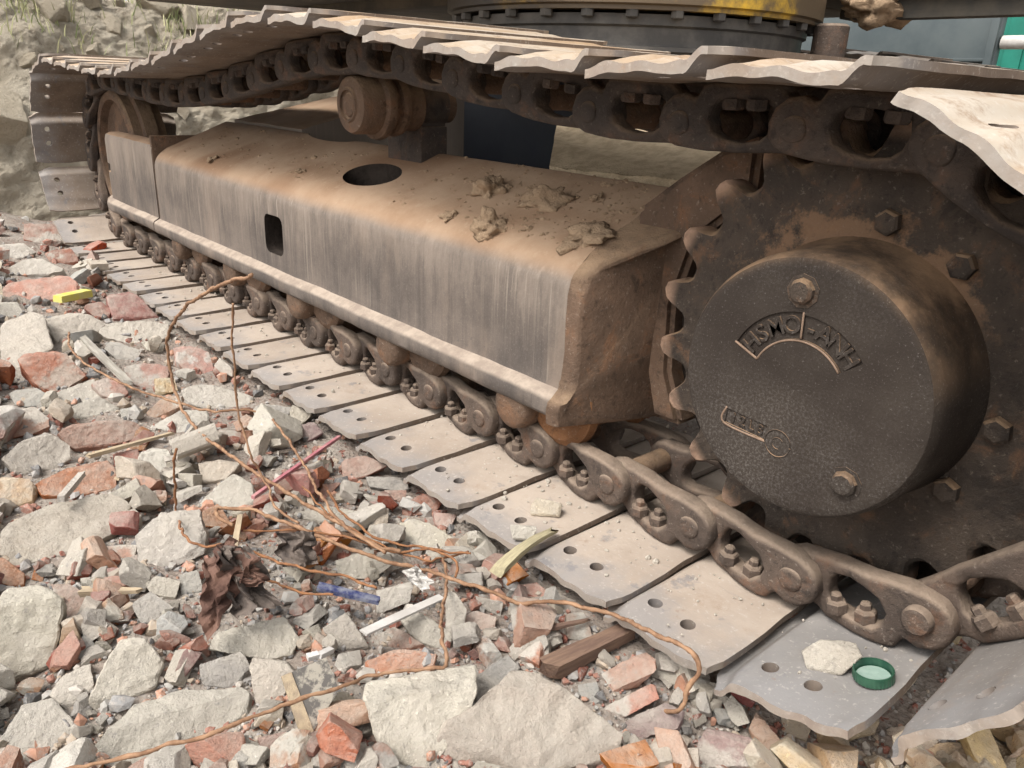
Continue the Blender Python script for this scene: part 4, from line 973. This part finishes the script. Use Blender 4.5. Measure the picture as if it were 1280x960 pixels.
REG = [(-60, 285), (90, 285), (140, 335), (190, 395), (255, 445), (345, 512), (470, 600), (580, 668), (672, 745), (770, 800), (885, 868), (1000, 905), (1100, 920), (1340, 925), (1340, 1010), (-60, 1010)]
def inside(u, v, poly):
    r = False; j = len(poly) - 1
    for i in range(len(poly)):
        (a, b), (c, d) = poly[i], poly[j]
        if (b > v) != (d > v) and u < (c - a) * (v - b) / (d - b) + a: r = not r
        j = i
    return r
cum = np.cumsum([k[1] for k in KINDS]); cum /= cum[-1]
made = 0; tries = 0
while made < 1000 and tries < 30000:
    tries += 1; u, v = random.uniform(-45, 1325), random.uniform(285, 990)
    if not inside(u, v, REG): continue
    px_ = min(56, max(10, random.lognormvariate(3.2, .42))); px_ = min(px_, 10 + (v - 270) * .2); g_ = .5 * px_
    if any(inside(a_, b_, t) for t in TRACED for a_, b_ in ((u, v), (u - g_, v), (u + g_, v), (u, v - g_ * 1.2), (u, v + .6 * g_))): continue
    p = gpoint(u, v); d = proj(p)[2]; px = px_; s = px * d / FPX / 1.9
    kd = KINDS[int(np.searchsorted(cum, random.random()))]
    if u > 930: s *= 1.5
    if u > 930: kd = ('tan', 0, 'stone', 'small yellowish tan stone under the near shoes', 'stone', 'small yellowish tan stones')
    o = link(kd[2], random.choice(PROTO[kd[0]]), None, (p[0], p[1], ground_h(p[0], p[1]) + random.uniform(-.1, 1.1) * s), (random.uniform(-.7, .7), random.uniform(-.7, .7), random.uniform(0, 6.28)))
    s /= .018; o.scale = (s * random.uniform(.85, 1.2), s * random.uniform(.85, 1.2), s); tag(o, near_label(u, v, kd[3].split(' among')[0].split(' under')[0]), kd[4], kd[5]); made += 1
# gravel that nobody could count
gvs = []; gfs = []; GI = [ (np.array(ICO[1][0]), ICO[1][1]) ]
for k in range(20000):
    u, v = random.uniform(-80, 1360), random.uniform(262, 1020)
    if not inside(u, v, REG) and random.random() < .75: continue
    p = gpoint(u, v)
    if v < 300 and p[0] < -2.9: continue
    d = proj(p)[2]; s = min(.014, max(.0018, random.lognormvariate(1.45, .6) * d / FPX * .62))
    B = GI[0][0] * rng.uniform(.55, 1.3, 3) + rng.normal(0, .16, GI[0][0].shape); a = random.uniform(0, 6.28); R_ = np.array([[math.cos(a), -math.sin(a), 0], [math.sin(a), math.cos(a), 0], [0, 0, 1]])
    b0 = len(gvs); gvs.extend((B * s) @ R_.T + np.array([p[0], p[1], ground_h(p[0], p[1]) + s * random.uniform(-.1, .9)])); gfs.extend([(q[0] + b0, q[1] + b0, q[2] + b0) for q in GI[0][1]])
tag(link('gravel', to_mesh('gravel', gvs, gfs, M['gravel'], False)), 'loose mixed grit of brick and concrete between the rubble pieces', 'gravel', kind='stuff')

# ------------------------------------------------------------------ wires
def wp(L):
    out = []
    for (u, v, a, val) in L: out.append(at(u, v, **{a: val}) if a != 'g' else gpoint(u, v, val))
    return out
def wire(L, rpx, label, mat='wire', twist=900, name='rusty_wire', cat='wire', group=None):
    pts = wp(L); d = np.mean([proj(p)[2] for p in pts]); me, c = tube_mesh(name, pts, rpx * .66 * d / FPX, M[mat], 8, twist, .004, .0026)
    return tag(link(name, me, None, c), label, cat, group)
Gr = lambda L, h: [(u, v, 'g', h) for u, v in L]
wire(Gr([(290, 657), (274, 646), (273, 637), (317, 639), (375, 662), (400, 672), (462, 695), (537, 714), (587, 731), (650, 752), (700, 754), (746, 762), (778, 774)], .05) + [(812, 789, 'z', .028), (845, 803, 'z', .032), (868, 817, 'z', .034), (873, 835, 'z', .022), (859, 860, 'z', .0), (852, 885, 'z', -.02), (825, 889, 'g', .012), (819, 908, 'g', .004)], 4.1, 'thickest rusty twisted wire running across the rubble to a bent hook near the shoes')
wire([(u, v, 'y', -.235) for u, v in ((314, 345), (290, 350), (262, 363), (231, 384), (213, 412), (209, 437), (215, 472), (225, 504), (245, 536), (277, 561))] + Gr([(316, 589), (358, 614), (390, 635), (429, 657), (470, 682), (500, 690)], .05), 3.3, 'rusty wire rising in a big loop in front of the track frame')
wire([(u, v, 'y', -.24) for u, v in ((291, 380), (291, 419), (293, 462), (296, 497), (302, 533), (312, 564))] + Gr([(330, 600), (344, 632), (372, 655)], .055), 2.2, 'thin wire standing upright inside the big wire loop')
wire(Gr([(86, 416), (88, 435), (109, 456), (146, 476), (187, 493), (225, 504), (262, 514), (300, 512), (330, 517), (349, 536), (367, 559), (387, 593), (401, 621), (426, 653), (455, 676), (482, 690)], .055), 2.4, 'long thin wire winding from the upper left rubble to the wire tangle')
wire([(u, v, 'y', -.345) for u, v in ((219, 560), (219, 614), (221, 643))] + Gr([(233, 672), (254, 681), (287, 681)], .075) + Gr([(333, 697), (375, 710), (437, 722), (470, 735)], .055), 2.5, 'wire with a short upright end beside the round pale slab', 'wire_dark')
wire(Gr([(287, 685), (317, 714), (342, 727), (375, 739), (417, 743)], .045), 2.3, 'short wire lying over the crumpled rusty sheet', 'wire_dark')
wire(Gr([(60, 968), (108, 958), (167, 941), (250, 922), (354, 881), (440, 854), (456, 847), (525, 839)], .075) + [(554, 836, 'g', .075), (560, 827, 'g', .072), (552, 797, 'g', .07), (552, 768, 'g', .06), (559, 727, 'g', .05), (553, 697, 'g', .035)], 3.6, 'rusty wire along the bottom over the slabs, bent up at its right end')
wire(Gr([(304, 662), (340, 664), (375, 662), (415, 668), (445, 674), (490, 690), (540, 688), (590, 692)], .04), 2.2, 'thin dark wire running behind the thickest wire', 'wire_dark')
wire([(411, 612, 'g', .06)] + Gr([(422, 635), (443, 653), (470, 672), (510, 682), (560, 694), (572, 708), (568, 720)], .04), 2.5, 'dark wire with a short raised tip in the tangle', 'wire_dark')
wire(Gr([(378, 608), (396, 628), (420, 650), (452, 668), (492, 688), (530, 700), (553, 697), (585, 690)], .035), 2.0, 'thin wire at the heart of the tangle beside the thickest wire', 'wire_dark')

# ------------------------------------------------------------------ other debris
def stick(p, q, wpx, tpx, mat, label, name, cat, lift=.03, taper=.7, jag=.12, bend=0):
    A, B = gpoint(*p, lift), gpoint(*q, lift); d = (proj(A)[2] + proj(B)[2]) / 2; w, t = wpx * d / FPX / 2, tpx * d / FPX / 2
    L = np.linalg.norm(B - A); ex = (B - A) / L; ez = np.array([0, 0, 1.]); ey = np.cross(ez, ex); ey /= np.linalg.norm(ey); ez = np.cross(ex, ey)
    bm = bmesh.new(); n = 14; rings = []; sd = random.uniform(0, 99)
    for k in range(n + 1):
        s = k / n; f = 1 - (1 - taper) * s
        o = [(-1, -1), (-.2, -1.05), (1, -1), (1.04, 0), (1, 1), (.2, 1.06), (-1, 1), (-1.04, 0)]; ring = []
        for i, (a, b) in enumerate(o):
            e = (random.uniform(-jag, jag) if k in (0, n) else 0) * L * .35
            nz = .12 * noise.noise((s * 6 + sd, i * 1.3, 0))
            ring.append(bm.verts.new(((s - .5) * L + e, a * w * f * (1 + nz), b * t * f * (1 + nz) + bend * L * (s - .5) ** 2)))
        rings.append(ring)
    for X, Y in zip(rings, rings[1:]):
        for i in range(8): bm.faces.new((X[i], X[(i + 1) % 8], Y[(i + 1) % 8], Y[i]))
    bm.faces.new(rings[0]); bm.faces.new(rings[-1])
    o = link(name, bm_mesh(name, bm, M[mat], True, 35)); m = Matrix.Identity(4)
    c = (A + B) / 2
    for i in range(3): m[i][0], m[i][1], m[i][2], m[i][3] = ex[i], ey[i], ez[i], c[i]
    o.matrix_world = m; return tag(o, label, cat)
stick((104, 423), (160, 478), 9, 5, 'wood_grey', 'grey wooden lath lying diagonally left of the wire loop', 'wood_lath', 'wood lath', .04, .9)
stick((111, 570), (217, 541), 6, 5, 'wood', 'long thin pale splinter under the long flat red brick', 'wood_splinter', 'wood splinter', .02)
stick((76, 624), (103, 592), 9, 8, 'concrete', 'grey stick leaning against the orange brick', 'grey_stick', 'stick', .06, .8)
stick((146, 598), (190, 589), 8, 4, 'wood', 'short pale wood chip right of the orange brick', 'wood_chip', 'wood chip', .02)
stick((454, 791), (552, 746), 13, 3, 'white', 'flat white plastic strip lying below the thick wire', 'plastic_strip', 'plastic strip', .035, .95, .02)
stick((397, 733), (474, 751), 12, 6, 'blue', 'scuffed blue plastic strip beside the crumpled rusty sheet', 'plastic_strip', 'plastic strip', .04, .9, .04)
stick((316, 622), (424, 546), 4.5, 4, 'pinkrod', 'straight pink plastic rod pointing at the shoes', 'plastic_rod', 'rod', .045, 1, .01)
stick((622, 708), (692, 658), 16, 9, 'stalk', 'dry yellowish corn husk leaning on the edge of a shoe', 'dry_husk', 'husk', .062, .55, .2, -.25)
stick((686, 836), (788, 787), 26, 20, 'wood_red', 'broken brown timber piece in front of the shoes', 'timber_piece', 'timber', .015, .75, .15)
stick((655, 792), (735, 775), 9, 6, 'wood_red', 'thin brown splinter above the broken timber piece', 'wood_splinter', 'wood splinter', .02, .5, .2)
stick((292, 690), (300, 645), 8, 4, 'wood', 'short upright wood chip at the hooked end of the thick wire', 'wood_chip', 'wood chip', .05, .8)
stick((100, 740), (175, 738), 12, 9, 'wood', 'pale split wood piece behind the dark grey angular stone', 'wood_splinter', 'wood splinter', .02, .5, .15)
stick((398, 820), (414, 812), 9, 6, 'white', 'tiny white plastic block above the tilted dark tile', 'plastic_block', 'plastic piece', .05, 1, .02)
stick((384, 822), (398, 818), 9, 6, 'white', 'tiny white plastic end left of the tiny white plastic block', 'plastic_block', 'plastic piece', .05, 1, .02)
stick((72, 374), (110, 366), 13, 8, 'yellow_plastic', 'crushed yellow plastic scrap between the far bricks', 'plastic_scrap', 'plastic scrap', .04, 1.1, .06)
stone([(66, 843), (78, 790), (90, 772), (108, 818), (96, 832)], 'tan', 'upright split block of tan wood right of the large white block', 'wood_block', 'wood block', .7, .03)
# corrugated sheet piece
def corrugated():
    a, b, c, d = [gpoint(u, v, .05) for u, v in ((211, 550), (268, 528), (275, 552), (222, 572))]; V = []; F = []; n = 40
    for lv in (0, 1):
        for i in range(n + 1):
            for j in range(7):
                s, t = i / n, j / 6; p = (a * (1 - t) + d * t) * (1 - s) + (b * (1 - t) + c * t) * s
                p = p + np.array([0, 0, .006 * math.sin(t * 21) - lv * .004]); V.append(p)
    m = (n + 1) * 7
    for i in range(n):
        for j in range(6):
            q = (i * 7 + j, i * 7 + j + 1, (i + 1) * 7 + j + 1, (i + 1) * 7 + j); F.append(q); F.append(tuple(m + k for k in q[::-1]))
    for i in range(n):
        for j in (0, 6): F.append((i * 7 + j, (i + 1) * 7 + j, m + (i + 1) * 7 + j, m + i * 7 + j))
    for j in range(6):
        for i in (0, n): F.append((i * 7 + j, i * 7 + j + 1, m + i * 7 + j + 1, m + i * 7 + j))
    V = np.array(V); return tag(place('corrugated_sheet', V, M['pale'], F), 'small grey corrugated cement sheet piece under the wire loop', 'corrugated sheet')
corrugated(); TRACED.append([(211, 548), (268, 528), (275, 537), (273, 553), (222, 569)])
# tilted tile with a wooden edge
def tile():
    P4 = [(352, 846), (408, 822), (424, 862), (380, 932)]; A = gpoint(380, 932, .01); h = CP - A; h[2] = 0; h /= np.linalg.norm(h); n = .62 * np.array([0, 0, 1.]) + .78 * h + .1 * np.array([.3, .6, 0]); n /= np.linalg.norm(n)
    W3 = np.array([at_plane(u, v, A, n) for u, v in P4]); root = link('wall_tile', None, None, tuple(W3.min(0))); tag(root, 'tilted dark flecked tile with a pale wooden edge under the bottom wire', 'tile')
    def slabm(q, th, off=0):
        t = q + n * off; b = t - n * th; V = list(t) + list(b); k = len(q); F = [tuple(range(k)), tuple(range(2 * k - 1, k - 1, -1))] + [(i, k + i, k + (i + 1) % k, (i + 1) % k) for i in range(k)]
        return [tuple(np.array(v) - W3.min(0)) for v in V], F
    f = .22; L0 = W3[0] + (W3[1] - W3[0]) * f; L1 = W3[3] + (W3[2] - W3[3]) * f * 1.2
    v, fc = slabm(np.array([L0 + (W3[1] - W3[0]) * .01, W3[1], W3[2], L1]), .012); link('tile_face', to_mesh('tile_face', v, fc, TM, False), root)
    v, fc = slabm(np.array([W3[0], L0, L1, W3[3]]), .016, .001); link('wood_edge', to_mesh('wood_edge', v, fc, M['wood'], False), root)
n_ = NB('flecked tile'); c_ = n_.mix(n_.ramp(n_.noise(38, 5, .7), .5, .6), (.10, .09, .08), (.30, .27, .22)); n_.bump(n_.noise(60), .4, .002); TM = n_.done(c_, .7)
tile()
# crumpled rusty sheet and dark cloth at the wire tangle
def crumple(poly, mat, label, name, cat, lift, amp, seed, th=.0025):
    A = gpoint(*max(poly, key=lambda q: q[1]), lift); h = CP - A; h[2] = 0; h /= np.linalg.norm(h); n = .6 * np.array([0, 0, 1.]) + .8 * h; n /= np.linalg.norm(n)
    a, b, c, d = [at_plane(u, v, A, n) for u, v in poly]; V = []; F = []; N = 26
    for lv in (0, 1):
        for i in range(N + 1):
            for j in range(N + 1):
                s, t = i / N, j / N; p = (a * (1 - t) + d * t) * (1 - s) + (b * (1 - t) + c * t) * s
                w = abs(fbm(s * 2.2 + seed, t * 2.2, seed, 3)) * amp + .25 * amp * math.sin(s * 9 + seed + 3 * t); e = fbm(s * 3, t * 3, seed + 9, 2) * amp * .5
                V.append(p + n * (w - lv * th) + np.array([e, e * .6, 0]))
    m = (N + 1) ** 2
    for i in range(N):
        for j in range(N):
            q = (i * (N + 1) + j, (i + 1) * (N + 1) + j, (i + 1) * (N + 1) + j + 1, i * (N + 1) + j + 1); F.append(q); F.append(tuple(m + k for k in q[::-1]))
    return tag(place(name, np.array(V), M[mat], F), label, cat)
crumple([(246, 702), (292, 672), (318, 700), (262, 806)], 'rustsheet', 'crumpled red rusted sheet metal under the wire tangle', 'rusty_sheet', 'sheet metal', .03, .028, 3.3)
crumple([(268, 690), (312, 684), (345, 752), (296, 775)], 'cloth', 'dark dirty rag folded at the wire tangle', 'rag', 'rag', .045, .035, 7.7)
crumple([(345, 668), (392, 664), (398, 706), (352, 712)], 'cloth', 'flattened dark cloth scrap right of the folded rag', 'cloth_scrap', 'rag', .03, .02, 1.9)
crumple([(290, 722), (318, 706), (338, 724), (304, 738)], 'rustsheet', 'small red scrap on the folded rag', 'red_scrap', 'scrap', .07, .012, 5.1)
crumple([(504, 716), (518, 706), (540, 728), (526, 740)], 'white', 'torn white plastic film beside the thick wire', 'plastic_film', 'plastic film', .03, .010, 2.4, .0012)
# bottle cap on a shoe
cp = on_shoe(2, 1092, 848, .002); CAP = link('bottle_cap', None, None, tuple(cp), (math.radians(3), -math.atan2(pins[3][1] - pins[2][1], pins[3][0] - pins[2][0]), 0)); tag(CAP, 'green plastic bottle cap lying upside down on a shoe beside the white stone', 'bottle cap')
bm = bmesh.new(); R_, H_ = .0185, .0105; nn = 60; outer = []; 
prof = [(R_ - .002, 0), (R_, .0012), (R_, H_ - .001), (R_ - .0006, H_), (R_ - .0018, H_), (R_ - .0022, H_ - .002), (R_ - .0022, .0022), (.001, .0022)]
add_lathe(bm, prof, (0, 0, 0), 'z', nn)
for v in bm.verts:
    r = math.hypot(v.co.x, v.co.y)
    if r > R_ - .0003 and .001 < v.co.z < H_ - .0005 and int(round(math.atan2(v.co.y, v.co.x) / (2 * math.pi) * nn)) % 2: v.co.x *= .965; v.co.y *= .965
link('cap_shell', bm_mesh('cap_shell', bm, M['cap'], True, 25), CAP)
bm = bmesh.new(); add_lathe(bm, [(.001, .0026), (R_ - .0034, .0026), (R_ - .0034, .0034), (.001, .0034)], (0, 0, 0), 'z', 32); link('cap_liner', bm_mesh('cap_liner', bm, M['liner']), CAP)
# mud clods on the frame and above
def clod(u, v, wpx, hpx, label, seed, plane=True, mat='mud', name='mud_clod'):
    p = at_plane(u, v, (0, .09, .321), (0, -FS, 1)); d = proj(p)[2]; w = wpx * d / FPX / 2; hh = hpx * d / FPX / 2 * .8; D, Fc = ICO[4]; V = []
    for q in D:
        r = 1 + .75 * fbm(*(q * 1.3 + seed), 4) + .25 * abs(fbm(*(q * 4 + seed), 3)); V.append((q[0] * w * r, q[1] * w * .8 * r, max(-.3, q[2]) * hh * r))
    return tag(link(name, to_mesh(name, V, Fc, M[mat]), None, tuple(p), (.36, 0, random.uniform(-.4, .4))), label, 'mud clod')
clod(614, 238, 46, 40, 'tall crumbly mud clod on the frame top, farthest back of the larger clods', 1.1)
clod(682, 252, 54, 34, 'double mud clod on the frame top, right of the tall clod', 5.2)
clod(612, 284, 44, 40, 'mud clod on the frame top near the outer edge, in front of the tall clod', 8.8)
clod(730, 296, 66, 24, 'flat spread mud clod on the frame top nearest the sprocket', 3.9)
clod(562, 270, 22, 10, 'small flat mud crumb on the frame top left of the other clods', 6.1)
clod(745, 248, 20, 12, 'small mud crumb on the frame top right of the double clod', 7.3)
clod(375, 215, 12, 8, 'tiny mud crumb near the oval hole of the frame top', 9.7)
clod(265, 200, 16, 8, 'tiny mud crumb near the left end of the frame top', 4.4)
cv = []; cf = []
for k in range(900):
    if random.random() < .6: c0 = random.choice([(-.327, .225), (-.19, .215), (-.21, .13), (-.06, .15), (-.03, .25), (-.1, .29)]); x, y = random.gauss(c0[0], .05), random.gauss(c0[1], .035)
    else: x, y = random.uniform(-1.5, -.02), random.uniform(.13, .30)
    if not (.125 < y < .30 and -1.55 < x < -.01) or ((x + .645) / .09) ** 2 + ((y - .192) / .05) ** 2 < 1 or ((x + .955) / .11) ** 2 + ((y - .281) / .034) ** 2 < 1: continue
    r = random.lognormvariate(-6.25, .5); b0 = len(cv)
    for q in ICO[1][0]: cv.append((x + q[0] * r * random.uniform(.6, 1.3), y + q[1] * r * random.uniform(.6, 1.3), ftop(y) + q[2] * r * .7))
    cf.extend([(q[0] + b0, q[1] + b0, q[2] + b0) for q in ICO[1][1]])
tag(link('dirt_crumbs', to_mesh('dirt_crumbs', cv, cf, M['mud'], False)), 'small crumbs of dry dirt strewn over the top of the track frame', 'dirt', kind='stuff')
cv = []; cf = []
for k in range(240):
    i = random.choice([33, 34, 35, 36, 37, 38, 39, 40, 41, 42, 43, 44, 45, 0, 1, 2, 44, 45, 0, 1, 2]); a, b = np.array(pins[i]), np.array(pins[(i + 1) % 46]); d = (b - a) / P; nn = np.array([-d[1], d[0]]); lx = random.uniform(.012, .132); y = random.choice((random.uniform(-.03, .1), random.gauss(.085, .02)))
    if y < -.03 or (abs(y) < .013 and min(abs(lx - .0365), abs(lx - .0815)) < .013): continue
    q0 = a + d * lx - nn * .0445; r = random.lognormvariate(-6.5, .55); b0 = len(cv); sh = rng.uniform(.6, 1.3, 3)
    for q in ICO[1][0]: cv.append((q0[0] + q[0] * r * sh[0], y + q[1] * r * sh[1], q0[1] + q[2] * r * sh[2]))
    cf.extend([(q[0] + b0, q[1] + b0, q[2] + b0) for q in ICO[1][1]])
tag(link('shoe_grit', to_mesh("shoe_grit", cv, cf, M["beige"], False)), 'fine grit and crumbs scattered on the track shoes lying on the ground', 'grit', kind='stuff')
HC = at(1100, 14, y=1.35); D, Fc = ICO[4]; V = [(q[0] * .075 * (1 + .6 * fbm(*(q * 1.5), 4)), q[1] * .08 * (1 + .6 * fbm(*(q * 1.5), 4)), q[2] * .04 * (1 + .6 * fbm(*(q * 1.5), 4))) for q in D]
tag(link('mud_clod', to_mesh('mud_clod', V, Fc, M['mud']), None, (HC[0], HC[1], .733)), 'brown mud lump stuck under the excavator body, right of the yellow ring', 'mud clod')
# clods on the bank
CL = [proto('beige', 3, (1, rng.uniform(.7, 1), rng.uniform(.6, .9)), rng.uniform(0, 99), .05) for _ in range(5)]
for m_ in CL: m_.materials.clear(); m_.materials.append(M['bank'])
for k in range(70):
    y = random.uniform(-.5, 3.6); s = random.choice((random.uniform(.55, 1.0), random.uniform(.55, 1.0), random.uniform(0, .55))); p = bank_pt(s, y); z = random.lognormvariate(-3.1, .45)
    o = link('earth_clod', random.choice(CL), None, (p[0], p[1], p[2] - z * .3), (random.uniform(-1, 1), random.uniform(-1, 1), random.uniform(0, 6))); z /= .05; o.scale = (z, z, z)
    tag(o, 'dry clod of earth lying on the slope of the dirt bank', 'earth clod', 'earth clods on the bank')
